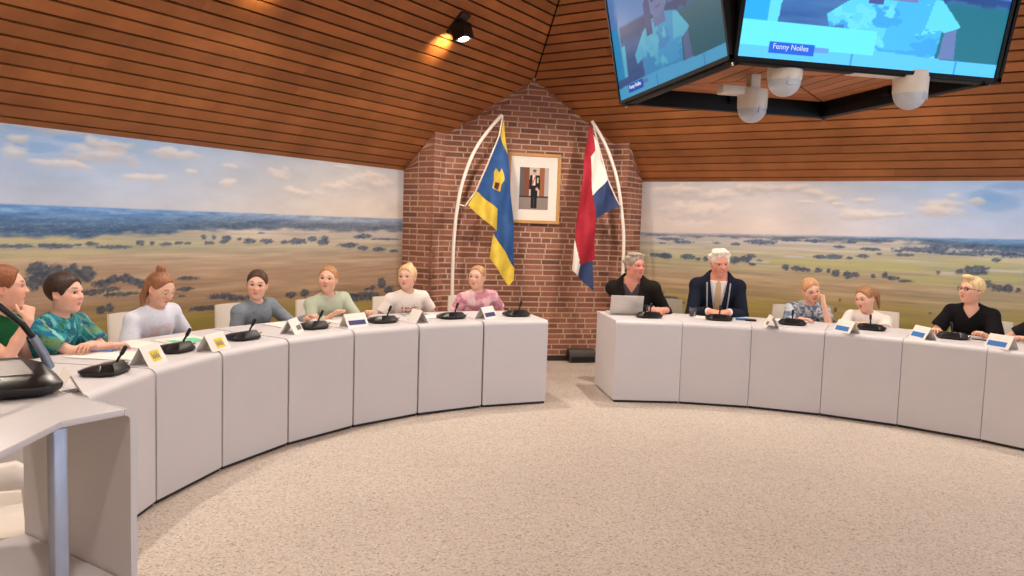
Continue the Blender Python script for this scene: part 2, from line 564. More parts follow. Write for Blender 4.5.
# ---- brick pier across the corner: recessed middle face, a step towards each wall, returns to the walls
FACE_Y, FOLD_X = 5.246, 0.963
STEP = 0.19
cl = Vector((-FOLD_X, FACE_Y, 0)); cr = Vector((FOLD_X, FACE_Y, 0))
vl = cl - TL * STEP
vr = cr + TR * STEP
wl_ = vl + NL * (D_WALL - vl.dot(NL))
wr_ = vr + NR * (D_WALL - vr.dot(NR))
def brick_pier():
    V, F, Cc = [], [], []
    core = MB()
    path = [wl_, vl, cl, cr, vr, wr_]
    back = [wr_ + Vector((0.3, 0.5, 0)), Vector((0, 6.9, 0)), wl_ + Vector((-0.3, 0.5, 0))]
    # mortar core, a prism whose top follows the roof
    segs = list(zip(path[:-1], path[1:]))
    ROW, BL, JT = 0.0605, 0.205, 0.0145
    rnd = random.Random(5)
    def brick(p, d, nrm, s0, s1, z0, z1, c):
        o = len(V)
        for dd in (-0.03, 0.0022):
            for s, z in ((s0, z0), (s1, z0), (s1, z1), (s0, z1)):
                q = p + d * s + nrm * dd
                V.append((q.x, q.y, z)); Cc.append((*c, 1))
        F.extend([tuple(o + i for i in f) for f in ((3, 2, 1, 0), (4, 5, 6, 7), (0, 1, 5, 4), (1, 2, 6, 5), (2, 3, 7, 6), (3, 0, 4, 7))])
    for (p, q) in segs:
        d = (q - p); Ls = d.length; d.normalize()
        nrm = Vector((d.y, -d.x, 0))           # towards the room
        zt = 3.25 if Ls > 1.0 else 2.62
        # mortar face
        core.box(((p + q) / 2 - nrm * 0.02) + Vector((0, 0, zt / 2)), (Ls + 0.0, 0.04, zt), Matrix((d, nrm, (0, 0, 1))).transposed())
        row = 0
        z = 0.075
        while z < zt - ROW:
            s = -rnd.random() * BL if Ls > 0.6 else (0.0 if row % 2 else -BL / 2)
            while s < Ls:
                w = BL if rnd.random() < 0.72 else BL / 2 - JT / 2
                a, b = max(s, 0.0), min(s + w, Ls)
                if b - a > 0.012:
                    h = rnd.random()
                    base = (156, 104, 84) if h < 0.62 else ((140, 92, 74) if h < 0.86 else (128, 86, 72))
                    c = lin(base) * rnd.uniform(0.82, 1.15)
                    brick(p, d, nrm, a, b, z, z + ROW - JT, c)
                s += w + JT
            z += ROW
            row += 1
    # clip everything that would stick out above the roof
    V2 = []
    for (x, y, z) in V:
        P = Vector((x, y, 0))
        top = min(roof_z(P, NL), roof_z(P, NR)) + 0.02
        V2.append((x, y, min(z, top)))
    o = structure(raw_mesh('wall_corner_brick', V2, F, M['brick'], col=np.array(Cc)[:, :3], smooth=False))
    for i, v in enumerate(core.v):
        P = Vector((v[0], v[1], 0))
        core.v[i] = (v[0], v[1], min(v[2], min(roof_z(P, NL), roof_z(P, NR)) + 0.02))
    # the gable top needs its ridge: a mortar sheet with the roof outline
    poly = [(-FOLD_X, 0), (FOLD_X, 0), (FOLD_X, 2.51), (0, 3.165), (-FOLD_X, 2.51)]
    core.prism(poly, FACE_Y + 0.003, FACE_Y + 0.05, 'xz')
    structure(core.build('wall_corner_mortar', M['mortar']))
    m2 = MB()
    m2.box((0, FACE_Y - 0.008, 0.03), (2 * FOLD_X - 0.02, 0.016, 0.06))
    structure(m2.build('baseboard_corner', M['skirting']))
brick_pier()

# ---- printed landscapes on the two walls
ML={'cloud':[(-0.96,2.093,0.26,0.034),(-1.09,1.991,0.095,0.033),(-1.14,1.906,0.08,0.046),(-0.58,1.939,0.26,0.057),(-0.5,2.018,0.15,0.037),(-0.83,1.846,0.205,0.028),(0.02,1.987,0.195,0.047),(0.56,1.944,0.1,0.029),(0.18,1.873,0.065,0.024),(1.07,1.922,0.14,0.045),(0.53,1.799,0.09,0.034),(1.88,1.844,0.345,0.059),(2.31,1.931,0.305,0.062),(1.37,1.776,0.245,0.037),(-0.23,1.796,0.16,0.03),(2.39,1.998,0.185,0.041),(1.95,2.046,0.165,0.019)],'blue':[(-1.09,2.084,0.095,0.026),(-0.76,2.034,0.105,0.021),(-1.02,1.951,0.19,0.027)],'tree':[(-1.19,1.28,0.045,0.013),(-1.09,1.279,0.07,0.013),(-0.9,1.278,0.1,0.018),(-0.79,1.278,0.04,0.014),(-0.71,1.285,0.03,0.011),(-0.62,1.292,0.045,0.018),(-0.44,1.269,0.13,0.013),(-0.24,1.299,0.035,0.02),(-0.14,1.298,0.025,0.014),(-0.02,1.29,0.055,0.016),(0.09,1.298,0.045,0.012),(0.17,1.298,0.03,0.012),(0.32,1.348,0.03,0.017),(0.37,1.298,0.04,0.017),(0.42,1.348,0.02,0.017),(0.55,1.34,0.045,0.026),(0.51,1.306,0.04,0.013),(0.67,1.332,0.03,0.013),(0.78,1.315,0.065,0.026),(0.97,1.315,0.065,0.023),(0.91,1.387,0.045,0.009),(1.18,1.306,0.05,0.018),(1.34,1.315,0.11,0.029),(1.52,1.335,0.065,0.024),(1.65,1.306,0.08,0.029),(1.67,1.345,0.055,0.024),(2.01,1.275,0.13,0.025),(2.14,1.357,0.055,0.02),(2.24,1.368,0.1,0.026),(2.21,1.244,0.075,0.02),(2.46,1.231,0.095,0.021),(2.7,1.208,0.08,0.016),(2.56,1.338,0.24,0.011),(-0.99,1.113,0.075,0.055),(-0.89,1.096,0.095,0.049),(-0.77,1.092,0.09,0.043),(-0.67,1.074,0.08,0.051),(-0.75,1.134,0.025,0.021),(-1.01,1.031,0.065,0.056),(-0.55,0.996,0.07,0.029),(-0.46,1.029,0.05,0.03),(-0.36,1.033,0.055,0.03),(-0.28,1.006,0.065,0.023),(-0.6,0.939,0.09,0.022),(-0.48,0.955,0.075,0.018),(-0.4,0.913,0.155,0.016),(-0.19,0.971,0.085,0.031),(0.17,1.012,0.09,0.017),(0.14,0.923,0.075,0.016),(0.12,0.867,0.035,0.008),(0.49,0.845,0.14,0.022),(0.67,0.816,0.115,0.022),(1.26,0.809,0.06,0.028),(1.43,0.818,0.05,0.043),(1.56,0.743,0.09,0.025),(2.05,0.732,0.215,0.041),(2.28,0.739,0.2,0.043),(2.51,0.865,0.065,0.054),(2.63,0.784,0.08,0.044),(2.37,0.819,0.045,0.026),(2.28,0.813,0.03,0.015),(-0.84,0.895,0.05,0.029),(-0.49,0.813,0.03,0.03),(-0.55,0.802,0.035,0.03),(0.34,0.752,0.145,0.022)],'fieldy':[(-0.84,1.222,0.445,0.018),(-1.04,1.19,0.26,0.014),(-0.84,1.313,0.55,0.015),(-0.97,1.334,0.395,0.01)],'brown':[]}
MR={'cloud':[(-2.47,1.961,0.36,0.069),(-2.26,2.019,0.175,0.057),(-1.91,1.942,0.225,0.056),(-1.64,1.998,0.165,0.049),(-1.42,2.031,0.215,0.043),(-1.11,2.01,0.15,0.037),(-0.93,1.958,0.115,0.041),(-0.75,1.908,0.095,0.041),(-0.97,1.864,0.1,0.021),(-0.67,1.847,0.07,0.031),(-0.45,1.901,0.095,0.03),(0.21,1.878,0.175,0.048),(0.33,1.946,0.08,0.033),(0.56,1.901,0.075,0.037),(0.17,1.79,0.255,0.058),(-0.36,1.751,0.28,0.05),(-2.13,1.771,0.525,0.09)],'blue':[(0.74,1.884,0.16,0.075),(0.62,1.948,0.145,0.047),(0.81,2.042,0.155,0.037)],'tree':[(-2.47,1.431,0.15,0.018),(-2.31,1.403,0.12,0.017),(-2.56,1.381,0.045,0.011),(-1.7,1.404,0.045,0.017),(-1.44,1.436,0.16,0.025),(-1.91,1.407,0.045,0.011),(-1.13,1.47,0.1,0.016),(-0.87,1.469,0.095,0.016),(-0.52,1.472,0.045,0.015),(-0.63,1.417,0.055,0.015),(-0.25,1.492,0.105,0.012),(-0.34,1.408,0.09,0.015),(-0.09,1.399,0.045,0.015),(0.15,1.42,0.26,0.024),(0.28,1.455,0.11,0.039),(0.57,1.467,0.18,0.028),(0.69,1.416,0.28,0.019),(0.87,1.405,0.12,0.024),(0.45,1.395,0.245,0.014),(-0.02,1.363,0.09,0.015),(-0.25,1.362,0.025,0.015),(-2.58,1.241,0.125,0.023),(-2.5,1.233,0.075,0.029),(-2.24,1.234,0.085,0.028),(-2.12,1.217,0.035,0.017),(-2.03,1.222,0.03,0.028),(-1.7,1.227,0.05,0.039),(-1.59,1.244,0.065,0.033),(-1.53,1.28,0.05,0.022),(-1.51,1.193,0.045,0.016),(-1.43,1.23,0.03,0.017),(-1.15,1.18,0.04,0.032),(-1.05,1.176,0.06,0.026),(-0.98,1.169,0.04,0.026),(-0.92,1.162,0.025,0.021),(-0.82,1.168,0.04,0.026),(-0.72,1.163,0.02,0.021),(-0.67,1.311,0.09,0.026),(-0.52,1.308,0.03,0.015),(-0.4,1.335,0.065,0.02),(-0.81,1.304,0.065,0.021),(-0.65,1.146,0.035,0.036),(-0.53,1.133,0.04,0.036),(-0.46,1.138,0.035,0.03),(-0.29,1.138,0.02,0.02),(-0.19,1.154,0.025,0.03),(-0.11,1.129,0.065,0.02),(-0.0,1.106,0.065,0.015),(0.28,1.212,0.015,0.019),(0.46,1.233,0.03,0.028),(0.53,1.255,0.035,0.033),(0.62,1.261,0.08,0.033),(0.59,1.221,0.095,0.019),(0.75,1.353,0.035,0.018),(0.7,1.124,0.03,0.037),(0.78,1.092,0.06,0.033),(0.86,1.097,0.04,0.037),(0.94,1.084,0.02,0.023),(-0.63,0.762,0.015,0.026),(-0.59,0.87,0.01,0.016),(0.24,0.807,0.015,0.009),(-2.56,0.808,0.06,0.023),(-2.31,0.71,0.06,0.023),(-2.41,0.749,0.085,0.023)],'white':[(0.36,1.207,0.06,0.01),(0.82,1.254,0.155,0.007),(-1.07,1.292,0.105,0.008),(-1.43,1.219,0.11,0.01)],'green':[(-1.01,1.241,0.305,0.031),(-0.52,1.226,0.335,0.031),(-0.06,1.232,0.27,0.03),(0.22,1.12,0.26,0.039),(0.7,1.313,0.24,0.018),(0.79,1.186,0.195,0.037),(-0.33,1.277,0.28,0.015),(0.46,1.319,0.205,0.02)]}
def paint_mural(S, Z, T, right):
    hz = 1.56 if not right else 1.5 + 0.014 * (S + 2.8)
    t = np.clip((Z - hz) / 0.53, 0, 1)[..., None]
    def C(*c): return np.array(c, float)
    if right:
        b = sstep(-1.6, 1.0, S)[..., None]
        low = C(214, 200, 192) * (1 - b) + C(178, 191, 218) * b
        top = C(196, 193, 196) * (1 - b) + C(152, 184, 224) * b
    else:
        b = sstep(2.3, -1.0, S)[..., None]
        low = C(210, 197, 184) * (1 - b) + C(172, 181, 200) * b
        top = C(188, 189, 192) * (1 - b) + C(142, 174, 214) * b
    sky = low * (1 - t) + top * t
    n = fbm(S * 2.2, Z * 6, 3)
    sky = sky + ((n - 0.5) * 26)[..., None]
    for (s0, z0, w, h) in T['blue']:
        e = ((S - s0) / (w * 1.2)) ** 2 + ((Z - z0) / (h * 1.3)) ** 2
        k = sstep(1.3, 0.2, e + (fbm(S * 5, Z * 9, 21) - 0.5) * 1.6)[..., None] * 0.6
        sky = sky * (1 - k) + C(118, 160, 212) * k
    for i, (s0, z0, w, h) in enumerate(T['cloud']):
        wx, wz = (fbm(S * 4 + i, Z * 9, 31) - .5) * 1.5, (fbm(S * 5, Z * 11 + i, 36) - .5) * 1.6
        e = ((S - s0) / (w * 1.15) + wx) ** 2 + ((Z - z0) / (h * 1.25) + wz) ** 2
        nn = fbm(S * 11, Z * 24, 33)
        k = sstep(1.3, 0.1, e + (nn - 0.5) * 1.3)[..., None]
        lit = sstep(-0.7, 0.7, (Z - z0) / h + wz + (nn - .5))[..., None]
        cc = C(184, 178, 180) * (1 - lit) + C(232, 218, 206) * lit
        sky = sky * (1 - 0.62 * k) + cc * 0.62 * k
    # ground
    d = np.clip(hz - Z, 0, 1.3)
    st = fbm(S * 1.3 + 3, Z * 34, 41)
    st2 = fbm(S * 3.0, Z * 80, 47)
    if right:
        g = np.stack([np.interp(d, [0, .1, .2, .3, .36, .5, .62, .8, 1.2], v) for v in (
            [174, 180, 180, 178, 172, 180, 172, 168, 150], [166, 170, 168, 168, 156, 152, 144, 142, 124], [154, 150, 132, 122, 116, 112, 102, 86, 66])], -1)
        rt = sstep(-0.6, 0.8, S)[..., None]
        g = g * (1 - rt * 0.22) + C(140, 150, 120) * rt * 0.22
    else:
        g = np.stack([np.interp(d, [0, .14, .22, .3, .4, .55, .75, .9, 1.2], v) for v in (
            [174, 184, 178, 172, 174, 170, 156, 148, 138], [164, 170, 162, 158, 148, 138, 124, 126, 114], [152, 148, 134, 124, 114, 102, 90, 70, 58])], -1)
        lt = sstep(1.2, -0.4, S)[..., None]
        mid = (sstep(.12, .18, d) * sstep(.36, .28, d))[..., None]
        g = g * (1 - lt * mid * 0.45) + C(152, 152, 112) * lt * mid * 0.45
    g = g * C(1.0, 1.03, 1.14) + ((st - 0.5) * 56)[..., None] * C(1, .9, .7) + ((st2 - 0.5) * 34)[..., None] * C(1, .9, .7)
    # meadow strips
    for (s0, z0, w, h) in T.get('green', []) + T.get('fieldy', []):
        k = (sstep(1.2, 0.5, np.abs((S - s0) / w)) * sstep(1.3, 0.6, np.abs((Z - z0 + (fbm(S * 3, Z * 3, 61) - .5) * .02) / h)))[..., None] * 0.6
        g = g * (1 - k) + (C(178, 176, 118) if right else C(186, 172, 132)) * k
    # yellow green grass at the foot
    k = (sstep(.55 if right else .72, .95, d + (fbm(S * 2, Z * 12, 71) - .5) * .35))[..., None] * 0.7
    g = g * (1 - k) + C(160, 144, 74) * k
    # distant woods under the horizon
    if right:
        lowb = 0.045 + 0.075 * sstep(0.0, 1.0, S)
        fn_ = fbm(S * 7, Z * 30, 81)
        k = sstep(0.025, -0.02, d - lowb - (fn_ - 0.5) * 0.10)[..., None] * 0.92
        bb = sstep(-1.8, 0.9, S)[..., None]
        cc = C(140, 146, 160) * (1 - bb) + C(96, 134, 176) * bb
    else:
        lowb = 0.14 + 0.075 * sstep(0.6, -0.6, S)
        fn_ = fbm(S * 6, Z * 26, 81)
        k = sstep(0.02, -0.02, d - lowb - (fn_ - 0.5) * 0.075)[..., None] * 0.96
        bb = sstep(2.2, -0.8, S)[..., None]
        cc = C(128, 140, 158) * (1 - bb) + C(88, 126, 172) * bb
    q_ = d / (lowb + 1e-6)
    cc = cc + ((fbm(S * 5, Z * 44, 91) - 0.5) * 80 + (fbm(S * 30, Z * 80, 95) - .5) * 30)[..., None] * C(.95, .9, .7)
    dark = sstep(0.1, 0.75, q_)[..., None]
    cc = cc * (1.14 - 0.40 * dark)
    sp = (sstep(.60, .68, fbm(S * 34, Z * 120, 97)) * sstep(.25, .5, q_))[..., None]
    cc = cc * (1 - .25 * sp) + C(170, 174, 184) * .25 * sp
    g = g * (1 - k) + cc * k
    # trees and hedges
    for (s0, z0, w, h) in T['tree']:
        e = ((S - s0) / (w * 1.05)) ** 2 + ((Z - z0) / (h * 1.05)) ** 2
        k = sstep(1.35, 0.6, e + (fbm(S * 50, Z * 64, 101) - 0.5) * 2.2)[..., None]
        far = np.clip((hz - z0) / 0.5, 0, 1)
        far = (far if np.isscalar(far) else far)[..., None] if not np.isscalar(far) else far
        tc = C(88, 106, 136) * (1 - far) + C(72, 78, 90) * far
        tc = tc + ((fbm(S * 42, Z * 60, 111) - 0.5) * 80)[..., None] * C(.9, 1, .8)
        g = g * (1 - 0.86 * k) + tc * 0.86 * k
    for (s0, z0, w, h) in T.get('white', []):
        k = (sstep(1.1, 0.8, np.abs((S - s0) / w)) * sstep(1.4, 0.8, np.abs((Z - z0) / max(h, .006))))[..., None] * .8
        g = g * (1 - k) + C(196, 190, 190) * k
    sel = sstep(-0.006, 0.006, Z - hz)[..., None]
    out = np.clip(g * (1 - sel) + sky * sel, 8, 250)
    return lin(out)

def mural(name, n, t, s0, s1, T, right, label):
    z0, z1 = 0.3, Z_EAVE + 0.015
    nu, nv = int((s1 - s0) / 0.0125), int((z1 - z0) / 0.0085)
    s = np.linspace(s0, s1, nu + 1); z = np.linspace(z0, z1, nv + 1)
    S, Z = np.meshgrid(s, z, indexing='ij')
    colr = paint_mural(S, Z, T, right).reshape(-1, 3)
    d = D_WALL - 0.012
    nn, tt = np.array(n), np.array(t)
    P = nn * d + S.reshape(-1, 1) * tt + Z.reshape(-1, 1) * np.array([0, 0, 1])
    B = P + nn * 0.010
    k = nv + 1
    i, j = np.meshgrid(np.arange(nu), np.arange(nv), indexing='ij')
    a = (i * k + j).ravel()
    F = np.stack([a, a + k, a + k + 1, a + 1], 1)
    m = len(P)
    # border strip and a back so that the print is a panel with thickness
    rim = []
    edge = [q * k for q in range(nu + 1)] + [nu * k + q for q in range(1, k)] + [q * k + nv for q in range(nu - 1, -1, -1)] + [q for q in range(nv - 1, 0, -1)]
    for q in range(len(edge)):
        e0, e1 = edge[q], edge[(q + 1) % len(edge)]
        rim.append((e0, e0 + m, e1 + m, e1))
    Fb = F[:, ::-1] + m
    o = raw_mesh(name, np.vstack([P, B]), np.vstack([F, Fb, np.array(rim)]), M['mural'], col=np.vstack([colr, colr]), smooth=False)
    tag(o, label, 'wall mural')
    return o
S_PIER_L = vl.dot(TL) - 0.003
S_PIER_R = vr.dot(TR) + 0.003
mural('landscape_mural', NL, TL, -4.8, S_PIER_L, dict(ML), False, 'printed landscape of tan fields and blue woods on the wall left of the bricks')
mural('landscape_mural', NR, TR, S_PIER_R, 4.8, dict(MR), True, 'printed landscape of green and tan fields on the wall right of the bricks')
# ------------------------------------------------------------------ desks of the ring
Z_TOP = 0.725
DEPTH = 0.75
APO = R_IN * math.cos(D_ANG / 2)
TAN = math.tan(D_ANG / 2)
GAP = 0.005

def ring_pos(r, a):
    return Vector((r * math.sin(a), r * math.cos(a), 0))

def make_desk(label):
    root = thing('council_desk', label, 'desk', group='white desk units of the council ring')
    R, th = 0.045, 0.024
    outer = [(0.0, 0.022)]
    inner = [(th, 0.022)]
    for k in range(9):
        a = PI - k * PI / 16
        outer.append((R + R * math.cos(a), Z_TOP - R + R * math.sin(a)))
        inner.append((R + (R - th) * math.cos(a), Z_TOP - R + (R - th) * math.sin(a)))
    outer.append((DEPTH, Z_TOP)); inner.append((DEPTH, Z_TOP - th))
    mb = MB()
    rings = []
    for (a, b) in zip(outer, inner):
        wa, wb = (APO + a[0]) * TAN - GAP, (APO + b[0]) * TAN - GAP
        rings.append([(-wa, a[0], a[1]), (wa, a[0], a[1]), (wb, b[0], b[1]), (-wb, b[0], b[1])])
    mb.loft(rings)
    mb.build('shell', M['desk'], root, smooth=True, angle=50)
    for s in (-1, 1):
        sp = MB()
        def X(d): return s * ((APO + d) * TAN - GAP)
        d0, d1, t = th, DEPTH - 0.03, 0.018
        prof = [(d0, 0.022), (d1, 0.022), (d1, Z_TOP - th), (R, Z_TOP - th), (d0 + .004, Z_TOP - R)]
        V = [(X(d), d, z) for d, z in prof] + [(X(d) - s * t, d, z) for d, z in prof]
        n = len(prof)
        sp.add(V, [tuple(range(n)), tuple(range(2 * n - 1, n - 1, -1))] + [(j, j + n, (j + 1) % n + n, (j + 1) % n) for j in range(n)])
        sp.build('side_panel', M['desk'], root)
    pl = MB()
    pl.loft([[(-((APO + d) * TAN - .012), d, z), ((APO + d) * TAN - .012, d, z)] [::1] + [((APO + d2) * TAN - .012, d2, z), (-((APO + d2) * TAN - .012), d2, z)]
             for d, d2, z in ((.012, .06, 0.0), (.012, .06, .021))])
    pl.build('plinth', M['plinth'], root)
    return root

def unit_angle(side, k):
    return side * (A_GAP + (.1894 if side < 0 else .1857) * (k + 0.5))

PEOPLE_L = ['girl in a pink t-shirt', 'blond child in a red-lettered white t-shirt', 'girl in a pale green sweater', 'girl in a grey sweater',
            'girl in a white t-shirt reading her papers', 'boy in a teal patterned shirt', 'girl in a dark green shirt']
PEOPLE_R = ['grey-haired man in a black jacket', 'white-haired man in a navy suit', 'child in a grey patterned top', 'girl in a white t-shirt looking left',
            'blond boy in a black polo shirt', 'child in black at the right edge']
desk0 = None
for side, names in ((-1, PEOPLE_L), (1, PEOPLE_R)):
    for k, who in enumerate(names):
        a = unit_angle(side, k)
        lab = 'white curved-front desk unit in front of the ' + who
        loc = ring_pos(APO, a)
        if desk0 is None:
            desk0 = make_desk(lab)
            desk0.location, desk0.rotation_euler = loc, (0, 0, -a)
        else:
            copy_tree(desk0, lab, loc, -a)

# ------------------------------------------------------------------ conference microphones
def make_mic(label, scale=1.0, lectern=False):
    root = thing('conference_microphone', label, 'microphone', group=None if lectern else 'conference microphones on the desk ring')
    def ring(w, d, z, cut, dy=0.0, tilt=0.0):
        x, y, c = w / 2, d / 2, cut
        P = [(-x + c, -y), (x - c, -y), (x, -y + c), (x, y - c * .8), (x - c * .8, y), (-x + c * .8, y), (-x, y - c * .8), (-x, -y + c)]
        return [(px * scale, (py + dy) * scale, (z + tilt * py) * scale) for px, py in P]
    mb = MB()
    mb.loft([ring(.215, .16, 0.0, .04), ring(.245, .19, .012, .05), ring(.25, .195, .024, .05), ring(.19, .15, .050, .04, 0, -.20), ring(.175, .135, .052, .035, 0, -.20)])
    mb.build('base', M['black'], root, bevel=0.003 * scale)
    mb = MB()
    P = [(-.055, -.045), (.055, -.045), (.07, .045), (-.07, .045)]
    mb.loft([[(x * scale, y * scale, (.0500 - .20 * y) * scale) for x, y in P], [(x * scale, y * scale, (.0545 - .20 * y) * scale) for x, y in P]])
    mb.build('display', M['grey_plate'], root)
    mb = MB()
    mb.tube([(.126 * scale, -.03 * scale, .022 * scale), (.133 * scale, -.03 * scale, .03 * scale), (.13 * scale, -.05 * scale, .038 * scale), (.118 * scale, -.06 * scale, .036 * scale)], .004 * scale, 6)
    mb.build('side_clip', M['chrome'], root, smooth=True)
    if not lectern:
        mb = MB()
        mb.tube([(0, -.058, .05), (0, -.07, .078), (0, -.085, .10)], .0065, 8)
        st = mb.build('gooseneck', M['black'], root, smooth=True)
        mb = MB()
        mb.tube([(0, -.083, .096), (0, -.087, .103), (0, -.108, .138), (0, -.111, .144)], [.006, .0105, .0105, .006], 10)
        mb.build('microphone_head', M['black_soft'], st, smooth=True)
    return root

mic0 = None
MIC_R = 3.46
for side, names in ((-1, PEOPLE_L), (1, PEOPLE_R)):
    for k, who in enumerate(names):
        a = {-1: (-.151, -.336, -.526, -.713, -.911, -1.082, -1.286), 1: (.205, .388, .570, .751, .929, 1.115)}[side][k]
        r = {-1: (3.50, 3.45, 3.44, 3.45, 3.40, 3.41, 3.34), 1: (3.48, 3.50, 3.50, 3.58, 3.52, 3.50)}[side][k]
        lab = 'black desk microphone in front of the ' + who
        loc = ring_pos(r, a) + Vector((0, 0, Z_TOP))
        if mic0 is None:
            mic0 = make_mic(lab, .95)
            mic0.location, mic0.rotation_euler = loc, (0, 0, -a)
        else:
            copy_tree(mic0, lab, loc, -a)

# ------------------------------------------------------------------ folded name cards
def make_card(label, kind, pos, rz, w=0.20, h=0.10):
    root = thing('name_card', label, 'name card', (pos[0], pos[1], Z_TOP), rz, 'folded name cards on the desks')
    t, b = 0.0015, 0.055
    mb = MB()
    for s in (-1, 1):
        mb.add([(-w / 2, s * b, 0), (w / 2, s * b, 0), (w / 2, 0, h), (-w / 2, 0, h), (-w / 2, s * (b - t * 2), 0), (w / 2, s * (b - t * 2), 0), (w / 2, 0, h - t * 2), (-w / 2, 0, h - t * 2)],
               [(0, 1, 2, 3), (7, 6, 5, 4), (0, 4, 5, 1), (3, 2, 6, 7), (1, 5, 6, 2), (0, 3, 7, 4)])
    mb.build('folded_card', M['paper'], root)
    m, (x0, x1, v0, v1) = kind
    mb = MB()
    def at(x, v, e): return (x * w / 2, -b * (1 - v) - e * .84, h * v + e * .54)
    mb.add([at(x, v, e) for e in (0.0002, 0.0012) for x, v in ((x0, v0), (x1, v0), (x1, v1), (x0, v1))],
           [(0, 1, 2, 3), (7, 6, 5, 4), (0, 4, 5, 1), (1, 5, 6, 2), (2, 6, 7, 3), (3, 7, 4, 0)])
    mb.build('printed_bar', M[m], root)
    if m == 'yellow_tag':
        mb = MB()
        for q in range(6):
            x = x0 + .12 + q * (x1 - x0 - .3) / 5
            mb.add([at(x + dx, v, e) for e in (0.0013, 0.0018) for dx, v in ((0, v0 + .12), (.07, v0 + .12), (.07, v1 - .12 - .1 * (q % 2)), (0, v1 - .12 - .1 * (q % 2)))],
                   [(0, 1, 2, 3), (7, 6, 5, 4), (0, 4, 5, 1), (1, 5, 6, 2), (2, 6, 7, 3), (3, 7, 4, 0)])
        mb.build('lettering', M['grey_tag'], root)
    return root
YEL = ('yellow_tag', (-.35, .55, .15, .68)); BLU = ('blue_tag', (-.85, .7, .14, .5)); NAV = ('navy_tag', (-.8, .8, .18, .5)); GRY = ('grey_tag', (-.1, .8, .2, .5))
def card(side, deg, r, kind, yaw, label):
    a = math.radians(deg)
    p = ring_pos(r, a)
    make_card(label, kind, p, -a + math.radians(yaw))
card(-1, -81.5, 3.27, GRY, 34, 'blank folded white card seen end on behind the lectern microphone')
card(-1, -68.3, 3.30, YEL, 6, 'folded white card with yellow print in front of the boy in teal')
card(-1, -59.3, 3.26, YEL, 8, 'folded white card with yellow print in front of the girl reading')
card(-1, -45.0, 3.38, GRY, 30, 'folded white card with grey print in front of the girl in grey sweater')
card(-1, -35.6, 3.36, NAV, 2, 'folded white card with navy bar in front of the girl in pale green')
card(-1, -25.5, 3.36, GRY, 82, 'small folded card seen end on in front of the blond child')
card(-1, -14.1, 3.40, NAV, 34, 'folded white card with dark print in front of the girl in pink')
card(1, 29.6, 3.22, GRY, -82, 'folded card seen end on beside the child in the grey patterned top')
card(1, 40.3, 3.24, BLU, -46, 'folded white card with blue bar in front of the girl in white looking left')
card(1, 50.2, 3.30, BLU, -46, 'folded white card with blue bar in front of the boy in black polo')
card(1, 59.9, 3.26, BLU, -24, 'large folded card with blue bar at the right edge of the desks')

# ------------------------------------------------------------------ papers, pens and small things on the desks
def paper(name, label, x, y, rz, w=.21, d=.297, m='paper', n=0, cat='paper', group=None):
    mb = MB()
    mb.sheet(lambda u, v: ((u - .5) * w, (v - .5) * d, .0022 + n * .002 + .003 * (u - .5) ** 2 * (1 + math.sin(v * 3))), 6, 8, .0016)
    o = mb.build(name, M[m], smooth=True)
    o.location = (x, y, Z_TOP + .0005); o.rotation_euler = (0, 0, rz)
    tag(o, label, cat, group)
    return o
G = 'sheets of paper on the desks'
paper('paper_sheet', 'white sheet under the blue pen in front of the boy in teal', -3.36, 1.45, 1.25, group=G)
paper('paper_sheet', 'white sheet nearest the name card with yellow print by the boy', -3.19, 1.43, 1.0, .21, .29, group=G)
paper('paper_sheet', 'white sheet the girl with the bun is reading', -3.05, 2.05, .8, .30, .21, group=G)
paper('paper_sheet', 'white sheet at the left elbow of the girl with the bun', -3.28, 1.86, .95, .21, .29, group=G)
paper('mint_paper', 'mint green paper behind a microphone by the girl with the bun', -3.02, 2.0, .75, .20, .15, 'paper_green')
paper('paper_sheet', 'white sheet in front of the girl in the grey sweater', -2.47, 2.78, .7, group=G)
paper('paper_sheet', 'white sheet in front of the girl in the pale green sweater', -2.02, 3.05, .55, .297, .21, group=G)
paper('paper_sheet', 'white sheet in front of the blond child in white', -1.36, 3.35, .3, .297, .21, group=G)
paper('blue_leaflet', 'grey-blue leaflet under the arms of the blond child in white', -1.43, 3.52, .35, .24, .10, 'steel_blue', 1)
paper('paper_sheet', 'white sheet in front of the navy-suited man', 1.28, 3.42, -.35, .21, .24, group=G)
paper('paper_sheet', 'white sheet under the arms of the child in the patterned top', 2.05, 3.2, -.6, .297, .21, group=G)

def pen(label, x, y, rz, m):
    root = thing('pen', label, 'pen', (x, y, Z_TOP + .012), rz)
    mb = MB(); mb.tube([(-.07, 0, 0), (-.066, 0, 0), (.045, 0, 0), (.05, 0, 0)], [.003, .0048, .0048, .003], 8)
    mb.build('barrel', M[m], root, smooth=True)
    mb = MB(); mb.tube([(.05, 0, 0), (.062, 0, 0), (.07, 0, 0)], [.004, .003, .001], 8)
    mb.build('tip', M['chrome' if m != 'black' else 'black_soft'], root, smooth=True)
pen('blue pen lying on the papers of the boy in teal', -3.375, 1.55, .1, 'pen_blue')
pen('black pen beside the blue-barred card of the boy in black', 2.95, 1.96, -1.0, 'black')

# laptop of the man in black
t = thing('laptop', 'open silver laptop in front of the man in the black jacket', 'laptop', (.56, 3.60, Z_TOP), math.radians(-9))
mb = MB(); mb.box((0, .10, .009), (.31, .21, .014)); mb.build('keyboard_base', M['laptop'], t, bevel=.004)
mb = MB(); mb.box((0, 0, .09), (.31, .008, .175)); lid = mb.build('lid', M['laptop'], t, bevel=.003)
lid.location = (0, -.008, .014); lid.rotation_euler = (math.radians(14), 0, 0)
mb = MB(); mb.box((0, .0045, .09), (.292, .002, .155)); mb.build('display', M['screen_dark'], lid)
mb = MB(); mb.tube([(-.13, 0, 0), (.13, 0, 0)], .006, 8); hg = mb.build('hinge', M['silver'], t, smooth=True); hg.location = (0, -.006, .014)

